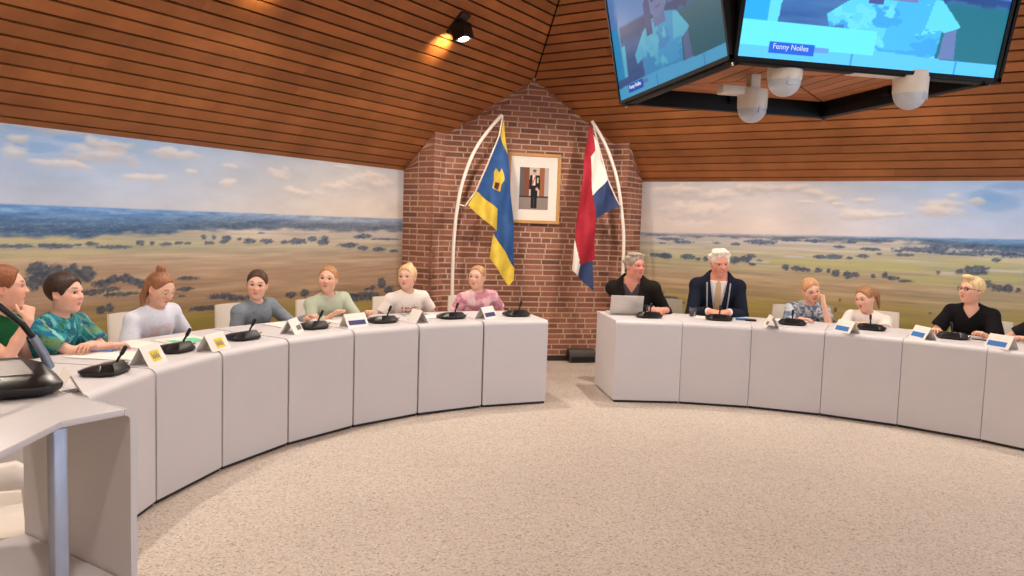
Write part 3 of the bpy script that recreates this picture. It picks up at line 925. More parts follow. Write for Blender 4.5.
# water glass
t = thing('water_glass', 'small clear water glass left of the navy-suited man', 'glass', (1.20, 3.52, Z_TOP))
mb = MB(); mb.lathe([(.001, .001), (.030, .001), (.031, .004), (.035, .085), (.0335, .085), (.0285, .008), (.001, .008)], n=24)
mb.build('tumbler', M['glass'], t, smooth=True)
mb = MB(); mb.lathe([(.001, .0085), (.0283, .0085), (.0305, .045), (.001, .045)], n=24)
mb.build('water', M['glass'], t, smooth=True)
# phone in a blue case
t = thing('phone', 'blue-cased phone right of the microphone of the navy-suited man', 'phone', (1.60, 3.26, Z_TOP), -.5)
mb = MB(); mb.box((0, 0, .007), (.17, .09, .012)); mb.build('case', M['blue_case'], t, bevel=.004)
mb = MB(); mb.box((.05, -.05, .009), (.1, .07, .016)); mb.build('cover_flap', M['black'], t, bevel=.004)

# ------------------------------------------------------------------ chairs
def make_chair(label, m, name='shell_chair', group='white shell chairs behind the desks'):
    root = thing(name, label, 'chair', group=group)
    mb = MB()
    def seat(u, v):
        x, y = (u - .5) * .43, (v - .5) * .42
        return (x, y, .425 - .018 * (1 - (2 * u - 1) ** 2) * (1 - (2 * v - 1) ** 2) - .03 * max(0, v - .85) / .15)
    mb.sheet(seat, 10, 10, .014)
    mb.build('seat', M[m], root, smooth=True)
    mb = MB()
    def back(u, v):
        w = .39 - .05 * v
        x = (u - .5) * w
        return (x, -.20 - .05 * v + .05 * (2 * u - 1) ** 2 - .03, .44 + .378 * v)
    mb.sheet(back, 10, 10, .014)
    mb.build('backrest', M[m], root, smooth=True)
    for sx in (-1, 1):
        mb = MB(); mb.tube([(sx * .12, -.17, .41), (sx * .13, -.225, .41), (sx * .13, -.238, .46), (sx * .12, -.245, .55)], .01, 8)
        mb.build('back_bracket', M['chrome'], root, smooth=True)
        for sy in (-1, 1):
            mb = MB(); mb.tube([(sx * .15, sy * .14, .415), (sx * .19, sy * .19, .22), (sx * .21, sy * .215, .004)], [.012, .011, .009], 8)
            mb.build('leg', M['chrome'], root, smooth=True)
    return root
SEATS = []
chair0 = None
for side, degs, names in ((-1, (10.9, 21.0, 30.8, 40.5, 52.2, 63.5, 71.0), PEOPLE_L), (1, (16.4, 22.6, 32.4, 42.8, 54.6, 62.0), PEOPLE_R)):
    for dg, who in zip(degs, names):
        a = math.radians(side * dg)
        lab = 'white shell chair under the ' + who
        p = ring_pos(4.24, a)
        if 'grey-haired' in who:
            c = make_chair('pale grey chair under the grey-haired man in a black jacket', 'chair_grey', 'padded_chair', None)
            c.location, c.rotation_euler = p, (0, 0, PI - a)
        elif chair0 is None:
            chair0 = make_chair(lab, 'chair')
            chair0.location, chair0.rotation_euler = p, (0, 0, PI - a)
        else:
            copy_tree(chair0, lab, p, PI - a)

# ------------------------------------------------------------------ standing lectern close to the camera, with its own microphone
LM = Vector((-2.557, -1.186, 0)) + Vector((-H2, H2, 0)) * .262; LU = Vector((-H2, H2, 0)); LW = Vector((-H2, -H2, 0))
lect = thing('lectern', 'white open-backed lectern standing close at the left edge', 'lectern', LM, math.atan2(LU.y, LU.x))
# local: x along the front edge, y = depth away from the ring (LU x LW is up)
def lectern():
    t, R, ZT = .016, .03, 1.05
    out = [(-.262, 0), (.262, 0), (.262, .18), (.50, .50), (-.50, .50), (-.262, .18)]
    prof_o, prof_i = [(0, 0.0)], [(t, 0.0)]
    for k in range(9):
        a = PI - k * PI / 16
        prof_o.append((R + R * math.cos(a), ZT - R + R * math.sin(a)))
        prof_i.append((R + (R - t) * math.cos(a), ZT - R + (R - t) * math.sin(a)))
    mb = MB()
    rings = [[(-.262, a[0], a[1]), (.262, a[0], a[1]), (.262, b[0], b[1]), (-.262, b[0], b[1])] for a, b in zip(prof_o, prof_i)]
    mb.loft(rings)
    mb.build('front_panel', M['desk'], lect, smooth=True, angle=50)
    mb = MB()
    mb.prism([(-.262, R), (.262, R), (.262, .18), (.50, .50), (-.50, .50), (-.262, .18)], ZT - t, ZT, 'xy')
    mb.build('top', M['desk'], lect, bevel=.002)
    for s in (-1, 1):
        mb = MB(); mb.box((s * .238, .178, (ZT - t) / 2), (.034, .034, ZT - t - .002))
        mb.build('post', M['steel_blue'], lect, bevel=.006)
    mb = MB(); mb.box((0, .17, .60), (.505, .30, .02)); mb.build('shelf', M['desk'], lect, bevel=.003)
    mb = MB(); mb.box((.0, .33, .615), (.505, .02, .05)); mb.build('shelf_lip', M['desk'], lect, bevel=.004)
    mb = MB(); mb.box((0, .2, .012), (.50, .36, .024)); mb.build('foot_plate', M['steel_blue'], lect, bevel=.004)
lectern()
mc = make_mic('large black microphone unit with long gooseneck on the lectern', 1.18, True)
mc.location = Vector((-2.935, -1.015, 1.051)); mc.rotation_euler = (0, 0, math.atan2(-.43, -.9))
mb = MB(); mb.tube([(-.132, -.066, .045), (-.118, -.06, .085), (-.092, -.05, .135)], [.013, .012, .011], 10)
gs = mb.build('gooseneck_socket', M['silver'], mc, smooth=True)
mb = MB(); mb.tube([(-.095, -.051, .13), (-.068, -.04, .172), (-.015, -.02, .225), (.065, .01, .268), (.16, .03, .295), (.25, .05, .305)], .0085, 10)
gn = mb.build('gooseneck', M['black'], mc, smooth=True)
mb = MB(); mb.tube([(.245, .049, .304), (.26, .052, .306), (.32, .067, .312), (.33, .07, .313)], [.009, .014, .014, .008], 12)
mb.build('microphone_head', M['black_soft'], gn, smooth=True)

# white seat with round bolts behind the lectern
t = thing('armchair', 'white armchair with dark bolts half hidden under the lectern top', 'chair', (-3.30, -0.22, 0), math.radians(-80))
for s in (-1, 1):
    mb = MB(); mb.tube([(s * .26, -.22, .06), (s * .26, -.2, .40), (s * .26, -.12, .62), (s * .26, .16, .66), (s * .26, .22, .63)], [.035, .045, .05, .045, .03], 14)
    ar = mb.build('arm', M['chair'], t, smooth=True)
    for y, z in ((-.19, .42), (-.14, .60)):
        mb = MB(); mb.tube([(s * .30, y, z), (s * .318, y, z)], [.018, .016], 12); mb.build('bolt', M['lamp_black'], ar, smooth=True)
    mb = MB(); mb.tube([(s * .26, .2, .64), (s * .26, .22, .3), (s * .26, .22, .004)], [.03, .022, .02], 12); mb.build('leg', M['chair'], t, smooth=True)
    mb = MB(); mb.tube([(s * .26, -.22, .08), (s * .26, -.23, .004)], [.034, .022], 12); mb.build('leg', M['chair'], t, smooth=True)
mb = MB(); mb.sheet(lambda u, v: ((u - .5) * .5, (v - .5) * .46, .43 - .02 * math.sin(PI * u) * math.sin(PI * v)), 8, 8, .03); mb.build('seat', M['chair'], t, smooth=True)
mb = MB(); mb.sheet(lambda u, v: ((u - .5) * .5, -.22 - .06 * v + .05 * (2 * u - 1) ** 2, .46 + .36 * v), 8, 8, .025); mb.build('backrest', M['chair'], t, smooth=True)

# ------------------------------------------------------------------ floor box by the pier
t = thing('floor_speaker', 'small black wedge box on the floor against the brick pier', 'speaker', (.64, 5.13, 0))
mb = MB(); mb.prism([(-.055, .0), (.09, .0), (.09, .145), (-.015, .145), (-.055, .075)], -.155, .155, 'yz')
mb.build('cabinet', M['speaker_grey'], t, bevel=.006)
mb = MB(); mb.box((0, -.0565, .04), (.27, .006, .055)); mb.build('grille', M['black_soft'], t)
for s in (-1, 1):
    mb = MB(); mb.box((s * .157, .02, .07), (.006, .1, .1)); mb.build('end_cap', M['black_soft'], t, bevel=.002)

# ------------------------------------------------------------------ flags
def fold_fn(phase, k, amp):
    return lambda x, z: amp * math.sin(k * (x - .32 * z) + phase) + amp * .4 * math.sin(k * 2.1 * (x + .1 * z) + 2 * phase)
def patch(poly, y, fold, t=.004):
    bm = bmesh.new()
    vs = [bm.verts.new((x, 0, z)) for x, z in poly]
    for tri in tessellate_polygon([[Vector((x, 0, z)) for x, z in poly]]):
        try: bm.faces.new([vs[i] for i in tri])
        except ValueError: pass
    for _ in range(8):
        ed = [e for e in bm.edges if e.calc_length() > .035]
        if not ed: break
        bmesh.ops.subdivide_edges(bm, edges=ed, cuts=1, use_grid_fill=False)
        bmesh.ops.triangulate(bm, faces=bm.faces[:])
    bmesh.ops.recalc_face_normals(bm, faces=bm.faces[:])
    bm.verts.index_update()
    V = [(v.co.x, y + fold(v.co.x, v.co.z), v.co.z) for v in bm.verts]
    F = [tuple(v.index for v in f.verts) for f in bm.faces]
    rim = [tuple(v.index for v in e.verts) for e in bm.edges if len(e.link_faces) == 1]
    n = len(V)
    mb = MB()
    mb.add(V + [(a, b + t, c) for a, b, c in V], F + [tuple(i + n for i in reversed(f)) for f in F] + [(a, b, b + n, a + n) for a, b in rim])
    bm.free()
    return mb
def flag(label, pole, hoist, parts, phase, y0=5.0):
    root = thing('flag', label, 'flag', (pole[-1][0], y0, 0))
    def loc(p): return (p[0] - pole[-1][0], p[1])
    base = pole[-1] if pole[-1][1] < pole[0][1] else pole[0]
    P = sorted(pole, key=lambda q: -q[1])
    P = [P[0]] + P[1:] + [(P[-1][0], .02)]
    # smooth curve through the pole points
    pts = []
    Q = [Vector((loc(p)[0], 0, p[1])) for p in P]
    for i in range(len(Q) - 1):
        p0, p1, p2, p3 = Q[max(i - 1, 0)], Q[i], Q[i + 1], Q[min(i + 2, len(Q) - 1)]
        for k in range(6):
            u = k / 6
            pts.append(.5 * ((2 * p1) + (p2 - p0) * u + (2 * p0 - 5 * p1 + 4 * p2 - p3) * u * u + (3 * p1 - p0 - 3 * p2 + p3) * u ** 3))
    pts.append(Q[-1])
    mb = MB(); mb.tube(pts, .019, 12); po = mb.build('pole', M['pole'], root, smooth=True)
    mb = MB(); mb.lathe([(.001, 0), (.15, 0), (.15, .012), (.03, .025), (.028, .09), (.001, .09)], (Q[-1].x, 0, 0), 24); mb.build('base_plate', M['pole'], root, smooth=True)
    mb = MB(); h0, h1 = loc(hoist[0]), loc(hoist[1])
    mb.tube([(loc(q)[0], -.030 if 0 < iq < len(hoist) - 1 else -.01, q[1]) for iq, q in enumerate(hoist)], .008, 8); mb.build('hoist_rope', M['pole'], root, smooth=True)
    fold = fold_fn(phase, 24, .028)
    cl_ = None
    for nm, m, poly, dy in parts:
        f2 = (lambda x, z, fold=fold: fold(x, z))
        o = patch([loc(p) for p in poly], -.03 + dy, f2).build(nm, M[m], root, smooth=True, angle=60)
    return root
flag('blue and yellow flag with a small crest on the left white pole',
     [(-0.886, 0.784), (-0.88, 1.363), (-0.838, 1.811), (-0.751, 2.142), (-0.65, 2.369), (-0.504, 2.577), (-0.399, 2.699)], [(-0.392, 2.685), (-0.43, 2.47), (-0.545, 2.17), (-0.67, 1.87), (-0.775, 1.715), (-.83, 1.73)],
     [('yellow_stripe', 'flag_yellow', [(-0.387, 2.658), (-0.42, 2.482), (-0.326, 2.28)], 0),
      ('blue_field', 'flag_blue', [(-0.42, 2.482), (-0.326, 2.28), (-0.271, 1.801), (-0.236, 1.425), (-0.213, 1.067), (-0.458, 1.44), (-0.415, 1.463), (-0.422, 1.699), (-0.657, 1.877), (-0.535, 2.17)], 0),
      ('yellow_stripe', 'flag_yellow', [(-0.657, 1.877), (-0.422, 1.699), (-0.415, 1.463), (-0.75, 1.724)], 0),
      ('yellow_stripe', 'flag_yellow', [(-0.458, 1.44), (-0.213, 1.067), (-0.22, 0.935), (-0.273, 0.869), (-0.488, 1.169)], 0),
      ('crest', 'flag_yellow', [(-0.467, 2.092), (-0.447, 2.136), (-0.412, 2.084), (-0.392, 2.133), (-0.368, 2.065), (-0.361, 2.012), (-0.397, 1.957), (-0.406, 1.882), (-0.484, 1.921), (-0.465, 2.007)], -.006),
      ('crest_gate', 'flag_maroon', [(-0.452, 1.986), (-0.415, 1.973), (-0.430, 1.902), (-0.468, 1.922)], -.012)], .4)
flag('red white and blue striped flag on the right white pole',
     [(0.606, 2.697), (0.732, 2.52), (0.847, 2.297), (0.937, 2.037), (1.004, 1.689), (1.043, 1.261)], [(0.61, 2.69), (0.69, 2.42), (0.81, 2.063), (0.955, 1.79), (1.0, 1.80)],
     [('red_stripe', 'flag_red', [(0.583, 2.641), (0.61, 2.66), (0.646, 2.374), (0.591, 2.305), (0.644, 1.892), (0.678, 1.64), (0.702, 1.174), (0.52, 1.115), (0.462, 1.401), (0.497, 1.941), (0.54, 2.357)], 0),
      ('white_stripe', 'flag_white', [(0.646, 2.374), (0.625, 2.55), (0.69, 2.41), (0.80, 2.063), (0.646, 1.887), (0.591, 2.305)], 0),
      ('blue_stripe', 'flag_navy', [(0.80, 2.063), (0.953, 1.783), (0.68, 1.629), (0.646, 1.887)], 0),
      ('white_stripe', 'flag_white', [(0.462, 1.401), (0.531, 1.126), (0.507, 0.992), (0.435, 1.057)], 0),
      ('blue_stripe', 'flag_navy', [(0.531, 1.126), (0.678, 1.168), (0.689, 0.827), (0.501, 0.997)], 0)], 1.3)

# ------------------------------------------------------------------ framed portrait
def portrait():
    t = thing('framed_portrait', 'gold framed standing portrait in a pale mount on the brick pier', 'picture', (.035, FACE_Y - .012, 1.945))
    w, h, b = .605, .775, .036
    mb = MB()
    def fr(x0, x1, z0, z1, y): return [(x0, y, z0), (x1, y, z0), (x1, y, z1), (x0, y, z1)]
    o1, i1 = fr(-w / 2, w / 2, -h / 2, h / 2, -.03), fr(-w / 2 + b, w / 2 - b, -h / 2 + b, h / 2 - b, -.02)
    o0 = fr(-w / 2, w / 2, -h / 2, h / 2, 0)
    i0 = fr(-w / 2 + b, w / 2 - b, -h / 2 + b, h / 2 - b, 0)
    V = o0 + o1 + i1 + i0
    F = []
    for r in range(3):
        for j in range(4):
            k = (j + 1) % 4
            F.append((r * 4 + j, r * 4 + k, r * 4 + 4 + k, r * 4 + 4 + j))
    for j in range(4):
        k = (j + 1) % 4
        F.append((12 + j, 12 + k, k, j))
    mb.add(V, F); mb.build('frame', M['gold_wood'], t, bevel=.004)
    mb = MB(); mb.box((0, -.008, 0), (w - 2 * b + .004, .008, h - 2 * b + .004)); mb.build('mount', M['passe'], t)
    # the print: a person in black evening dress before curtains, as a flat picture
    nx, nz = 74, 104
    pw, ph = .335, .465
    u, v = np.meshgrid(np.linspace(-1, 1, nx), np.linspace(0, 1, nz), indexing='ij')
    img = np.ones((nx, nz, 3)) * np.array([196, 182, 170])
    def put(mask, c):
        img[mask] = c
    put((np.abs(u + .58) < .24) & (v > .3), (120, 72, 50)); put((np.abs(u + .85) < .14) & (v > .3), (92, 90, 96))
    put((np.abs(u - .55) < .2) & (v > .3), (150, 92, 58)); put((np.abs(u - .86) < .16) & (v > .3), (176, 166, 160))
    fl = v <= .31
    ck = ((np.floor(u * 9) + np.floor(v * 34)) % 2) == 0
    put(fl, (128, 112, 106)); put(fl & ck, (150, 136, 126)); put((v > .29) & (v < .33), (58, 46, 44))
    put((np.abs(u - .02) < .24 - .03 * (v < .3)) & (v > .03) & (v < .52), (22, 20, 24))
    put((np.abs(u - .02) < .015) & (v > .05) & (v < .3), (90, 80, 76))
    put((np.abs(u - .04) < .36 - .3 * np.clip(v - .70, 0, 1)) & (v > .48) & (v < .82), (24, 22, 28))
    put((np.abs(u + .02) < .10) & (v > .58) & (v < .83), (228, 220, 214)); put((np.abs(u + .02 - (v - .7) * .9) < .05) & (v > .58) & (v < .8), (196, 108, 74))
    put((np.abs(u - .24) < .05) & (v > .64) & (v < .76), (190, 180, 150))
    put(((u - .2) / .09) ** 2 + ((v - .49) / .04) ** 2 < 1, (206, 160, 136))
    put(((u - .02) / .12) ** 2 + ((v - .875) / .068) ** 2 < 1, (206, 162, 140)); put((((u - .02) / .13) ** 2 + ((v - .925) / .035) ** 2 < 1), (110, 84, 64))
    col = lin(img).reshape(-1, 3)
    P = np.stack([(u * pw / 2).ravel(), np.full(u.size, -.0135), ((v - .5) * ph).ravel()], 1)
    i, j = np.meshgrid(np.arange(nx - 1), np.arange(nz - 1), indexing='ij')
    a = (i * nz + j).ravel()
    F = np.stack([a, a + nz, a + nz + 1, a + 1], 1)
    B = P + np.array([0, .0015, 0]); n = len(P)
    o = raw_mesh('print', np.vstack([P, B]), np.vstack([F, F[:, ::-1] + n]), M['mural'], t, np.vstack([col, col]), smooth=False)
portrait()

# ------------------------------------------------------------------ ceiling spotlights
def spot(n, t, s, label, gain, perp=3.5):
    up = (-n + Vector((0, 0, GRAD))) / L_SL
    nrm = -(n * GRAD + Vector((0, 0, 1))) / L_SL           # into the room
    p = n * perp + t * s
    p.z = roof_z(p, n)
    root = thing('ceiling_spotlight', label, 'spotlight', p, group='ceiling spotlights')
    rot = Matrix((t, up, nrm)).transposed()
    mb = MB(); mb.box(nrm * .012, (.13, .24, .024), rot); mb.build('mounting_plate', M['lamp_black'], root, bevel=.004)
    d = (Vector((0, 0, -1)) - n * .30).normalized()
    c = nrm * .10 - up * .02
    x = t; y = d.cross(x).normalized()
    r2 = Matrix((x, y, d)).transposed()
    mb = MB()
    bx = lambda w_, dd: [c + d * dd + x * (sx_ * w_) + y * (sy_ * w_) for sx_, sy_ in ((-1, -1), (1, -1), (1, 1), (-1, 1))]
    mb.loft([bx(.062, -.08), bx(.068, -.07), bx(.068, .066), bx(.062, .07), bx(.052, .07), bx(.050, .058)])
    mb.build('housing', M['lamp_black'], root)
    mb = MB()
    mb.loft([[c + d * dd + (x * math.cos(2 * PI * j / 20) + y * math.sin(2 * PI * j / 20)) * .046 for j in range(20)] for dd in (.061, .068)])
    mb.build('lens', M['lamp_glow'], root)
    mb = MB(); mb.box(nrm * .045, (.02, .05, .07), rot); mb.build('bracket', M['lamp_black'], root)
    ld = bpy.data.lights.new('spotlight_beam', 'SPOT')
    ld.energy = SPOT_POWER * 4 * gain
    ld.color = SPOT_COLOR
    ld.spot_size = math.radians(168)
    ld.spot_blend = 0.5
    ld.shadow_soft_size = .06
    lo = bpy.data.objects.new('spotlight_beam', ld)
    link(lo, root)
    lo.matrix_local = Matrix.Translation(c + d * .078) @ Matrix((x, d.cross(x) * -1, -d)).transposed().to_4x4()
    # the housing leaks a little light onto the boards just below it
    ls = bpy.data.lights.new('spotlight_spill', 'SPOT')
    ls.energy = 9.0 * gain
    ls.color = (1.0, .70, .30)
    ls.spot_size = math.radians(95)
    ls.spot_blend = .8
    ls.shadow_soft_size = .02
    so = bpy.data.objects.new('spotlight_spill', ls)
    link(so, root)
    ps = nrm * .125 - up * .15
    ds = (-nrm * .9 - up * .6).normalized()
    so.matrix_local = Matrix.Translation(ps) @ Matrix((x, (-ds).cross(x), -ds)).transposed().to_4x4()
for (n, t, nm) in ((NL, TL, 'left'), (NR, TR, 'right'), (NBL, TBL, 'rear left'), (NBR, TBR, 'rear right')):
    for s, where in ((2.0, 'far end'), (0.0, 'middle'), (-2.0, 'near end')):
        spot(n, t, s, 'lit black spotlight on the boarded roof left of the brick corner' if (nm == 'left' and s > 1) else 'lit black spotlight at the %s of the %s roof slope' % (where, nm),
             1.45 if nm in ('left', 'right') else (.75 if nm == 'rear left' else .26))

# ------------------------------------------------------------------ hanging square of screens
FX0, FX1, FY0, FY1, FZ = -.575, .665, -.355, .845, 2.20
FC = Vector(((FX0 + FX1) / 2, (FY0 + FY1) / 2, 0))
rig = thing('screen_frame', 'square black hanging frame with a boarded underside carrying the screens', 'hanging frame', (FC.x, FC.y, FZ))
hx, hy = (FX1 - FX0) / 2, (FY1 - FY0) / 2
for (c, s) in (((0, -hy + .03, .05), (2 * hx, .05, .10)), ((0, hy - .03, .05), (2 * hx, .05, .10)), ((-hx + .03, 0, .05), (.05, 2 * hy, .10)), ((hx - .03, 0, .05), (.05, 2 * hy, .10))):
    mb = MB(); mb.box(c, s); mb.build('rail', M['bezel'], rig, bevel=.004)
# boarded underside, mitred along the diagonals
V, F, Cc = [], [], []
nb = 6
for (ax, sg) in ((0, -1), (0, 1), (1, -1), (1, 1)):
    for k in range(nb):
        a0, a1 = (k + .04) / nb, (k + .94) / nb
        a0, a1 = max(a0, .02), a1
        tone = random.uniform(.85, 1.12)
        q = []
        for (a, e) in ((a1, -1), (a1, 1), (a0, 1), (a0, -1)):
            x, y = (sg * a, e * (a - .015)) if ax == 0 else (e * (a - .015), sg * a)
            q.append((x * (hx - .06), y * (hy - .06)))
        o = len(V)
        for z in (.085, .10):
            for x, y in q:
                V.append((x, y, z)); Cc.append(lin((176, 112, 72)) * tone)
        F += [tuple(o + i for i in f) for f in ((0, 1, 2, 3), (7, 6, 5, 4), (0, 4, 5, 1), (1, 5, 6, 2), (2, 6, 7, 3), (3, 7, 4, 0))]
o = raw_mesh('boarded_underside', V, F, M['plank'], rig, np.array(Cc), smooth=False)
mb = MB(); mb.box((0, 0, .109), (2 * hx - .1, 2 * hy - .1, .012)); mb.build('backing_board', M['dark_gap'], rig)
for sx in (-1, 1):
    for sy in (-1, 1):
        mb = MB(); mb.tube([(sx * (hx - .04), sy * (hy - .04), .06), (sx * (hx - .04), sy * (hy - .04), 2.0), (sx * .3, sy * .3, 3.85)], .014, 8)
        mb.build('hanger_rod', M['bezel'], rig, smooth=True)
        mb = MB(); mb.tube([(sx * (hx - .015), sy * (hy - .015), -.012), (sx * (hx - .015), sy * (hy - .015), .075)], .007, 8)
        mb.build('corner_bolt', M['chrome'], rig, smooth=True)

def in_poly(u, v, P):
    r = np.zeros(u.shape, bool)
    for (a, b), (p, q) in zip(P, P[1:] + P[:1]):
        if b == q: continue
        k = ((b > v) != (q > v)) & (u < (p - a) * (v - b) / (q - b) + a)
        r ^= k
    return r

def screen_picture(nx, nz, bright, panel=True):
    """the broadcast seen on the screens: a pupil in a white shirt in front of the printed landscape"""
    u, v = np.meshgrid(np.linspace(0, 1, nx), np.linspace(0, 1, nz), indexing='ij')
    v = v * 1.42
    n = fbm(u * 5, v * 16, 201)
    img = np.zeros((nx, nz, 3))
    def C(*c): return np.array(c, float)
    sky = sstep(.70, .74, v + .12 * u - .06)[..., None]
    field = C(70, 108, 164) + ((n - .5) * 60)[..., None] * C(1, 1, .6)
    gr = (sstep(.52, .6, u) * sstep(.62, .55, v))[..., None]
    field = field * (1 - gr) + C(36, 118, 132) * gr
    tr = (sstep(.58, .62, v + (fbm(u * 30, v * 4, 77) - .5) * .10) * sstep(.86, .72, v + (fbm(u * 24, v * 30, 78) - .5) * .25))[..., None]
    field = field * (1 - tr * .75) + C(34, 66, 122) * tr * .75
    img = field * (1 - sky) + C(120, 160, 220) * sky
    def put(mask, c, k=1.0):
        img[mask] = img[mask] * (1 - k) + np.array(c, float) * k
    # chair and neighbour
    put((u < .10 - .03 * np.abs(v - .5)) & (v > .22) & (v < .78), (40, 176, 232)); put((u > .09) & (u < .135 - (.6 - v) * .03) & (v > .22) & (v < .56), (120, 226, 246))
    # pupil
    c0 = .57 if panel else .50
    body = in_poly(u - c0, v, [(-.19, .10), (-.20, .33), (-.255, .30), (-.27, .40), (-.16, .585), (-.06, .65), (.07, .65), (.16, .60), (.25, .40), (.20, .33), (.18, .36), (.17, .10)])
    put(body, (84, 190, 240))
    put(body & (u < c0 - .04 + .1 * (v - .3)), (112, 214, 250)); put(body & (fbm(u * 9, v * 7, 31) > .56), (72, 172, 228)); put(body & (fbm(u * 12, v * 9, 35) > .66), (128, 226, 250))
    sl = in_poly(u - c0, v, [(.11, .36), (.13, .60), (.16, .60), (.25, .40), (.20, .33), (.17, .36)])
    put(sl, (120, 224, 250))
    put(in_poly(u - c0, v, [(.185, .12), (.19, .34), (.235, .38), (.25, .12)]), (128, 130, 176))
    put((np.abs(u - c0 - .01) < .055) & (v > .56) & (v < .72), (140, 134, 184))
    put((((u - c0 - .01) / .085) ** 2 + ((v - .80) / .16) ** 2) < 1, (150, 146, 196))
    hair = ((((u - c0 - .01) / .12) ** 2 + ((v - .83) / .2) ** 2) < 1) & ((((u - c0 - .01) / .085) ** 2 + ((v - .78) / .16) ** 2) > 1)
    put(hair, (86, 84, 140)); put((np.abs(u - c0 + .095) < .03) & (v > .52) & (v < .85), (90, 88, 146))
    for e in (-.032, .052):
        put((((u - c0 - e) / .015) ** 2 + ((v - .82) / .014) ** 2) < 1, (52, 52, 96))
    put((((u - c0 - .01) / .026) ** 2 + ((v - .735) / .010) ** 2) < 1, (150, 96, 150))
    # desk front at the bottom, caption panel, caption bar
    put(v < .13 + .02 * np.sin(u * 5), (112, 206, 248)); put((np.abs(u - .42) < .003) & (v < .12), (70, 150, 220)); put((np.abs(u - .83) < .003) & (v < .12), (70, 150, 220))
    if panel: put((u > .0) & (u < .50) & (v > .10) & (v < .30), (126, 240, 252))
    put((u > .11) & (u < .275) & (v > .05) & (v < .135), (22, 96, 214)); put((u > .275) & (u < .33) & (v > .08) & (v < .12), (128, 160, 220))
    return lin(np.clip(img * np.array((.80, .97, 1.03)), 0, 255)) * bright
M['caption_glow'] = mat_emit('caption_glow', (.75, .9, 1, 1), .9)
M['screen_bright'] = mat_attr('bright_screen_picture', .3, 0, 10, emit=1.0)
def screen(label, pos, rz, bright, mname):
    w, h, b = 1.235, .70, .016
    tilt = math.radians(11.3)
    root = thing('television', label, 'screen', pos, rot=(tilt, 0, rz), group='four screens of the hanging square')
    # local: x along the screen, y = away from the viewer, z up
    mb = MB(); mb.box((0, .03, h / 2), (w - .02, .045, h - .02)); mb.build('housing', M['bezel'], root, bevel=.006)
    mb = MB()
    for c, s in (((0, .004, b / 2), (w, .014, b)), ((0, .004, h - b / 2), (w, .014, b)), ((-w / 2 + b / 2, .004, h / 2), (b, .014, h)), ((w / 2 - b / 2, .004, h / 2), (b, .014, h))):
        mb.box(c, s)
    mb.build('bezel', M['bezel'], root)
    nx, nz = 300, 170
    col = screen_picture(nx, nz, bright, mname == 'panel').reshape(-1, 3)
    X, Z = np.meshgrid(np.linspace(-w / 2 + b, w / 2 - b, nx), np.linspace(b, h - b, nz), indexing='ij')
    P = np.stack([X.ravel(), np.full(X.size, .004), Z.ravel()], 1)
    i, j = np.meshgrid(np.arange(nx - 1), np.arange(nz - 1), indexing='ij')
    a = (i * nz + j).ravel()
    dp = raw_mesh('display', P, np.stack([a, a + nz, a + nz + 1, a + 1], 1), M['screen_bright'], root, col, smooth=False)
    cu = bpy.data.curves.new('caption_lettering', 'FONT')
    cu.body = 'Fenny Nolles'
    cu.size = .030
    cu.extrude = .0004
    tmp = bpy.data.objects.new('caption_source', cu)
    COL.objects.link(tmp)
    dg = bpy.context.evaluated_depsgraph_get()
    me = bpy.data.meshes.new_from_object(tmp.evaluated_get(dg))
    bpy.data.objects.remove(tmp)
    me.materials.clear()
    me.materials.append(M['caption_glow'])
    ct = bpy.data.objects.new('caption_lettering', me)
    link(ct, dp)
    ct.location = (-w / 2 + b + .122 * (w - 2 * b), .0028, b + .058 * (h - 2 * b))
    ct.rotation_euler = (PI / 2, 0, 0)
    mb = MB(); mb.box((0, .09, .3), (.5, .08, .3)); mb.build('wall_bracket', M['bezel'], root)
    mb = MB(); mb.box((0, .075, .13), (.05, .05, .22)); mb.build('mounting_arm', M['bezel'], root)
    return root
CX, CY = FC.x, FC.y
screen('bright screen facing the camera on the hanging square, above the dome cameras', (CX, FY0 - .012, FZ + .005), 0, 1.15, 'panel')
screen('dimmer blue screen left of the bright one on the hanging square', (FX0 - .012, CY, FZ + .005), -PI / 2, .52, '')
screen('screen on the far left side of the hanging square, seen from below', (CX, FY1 + .012, FZ + .005), PI, .6, '')
screen('screen on the far right side of the hanging square, seen from below', (FX1 + .012, CY, FZ + .005), PI / 2, .6, '')

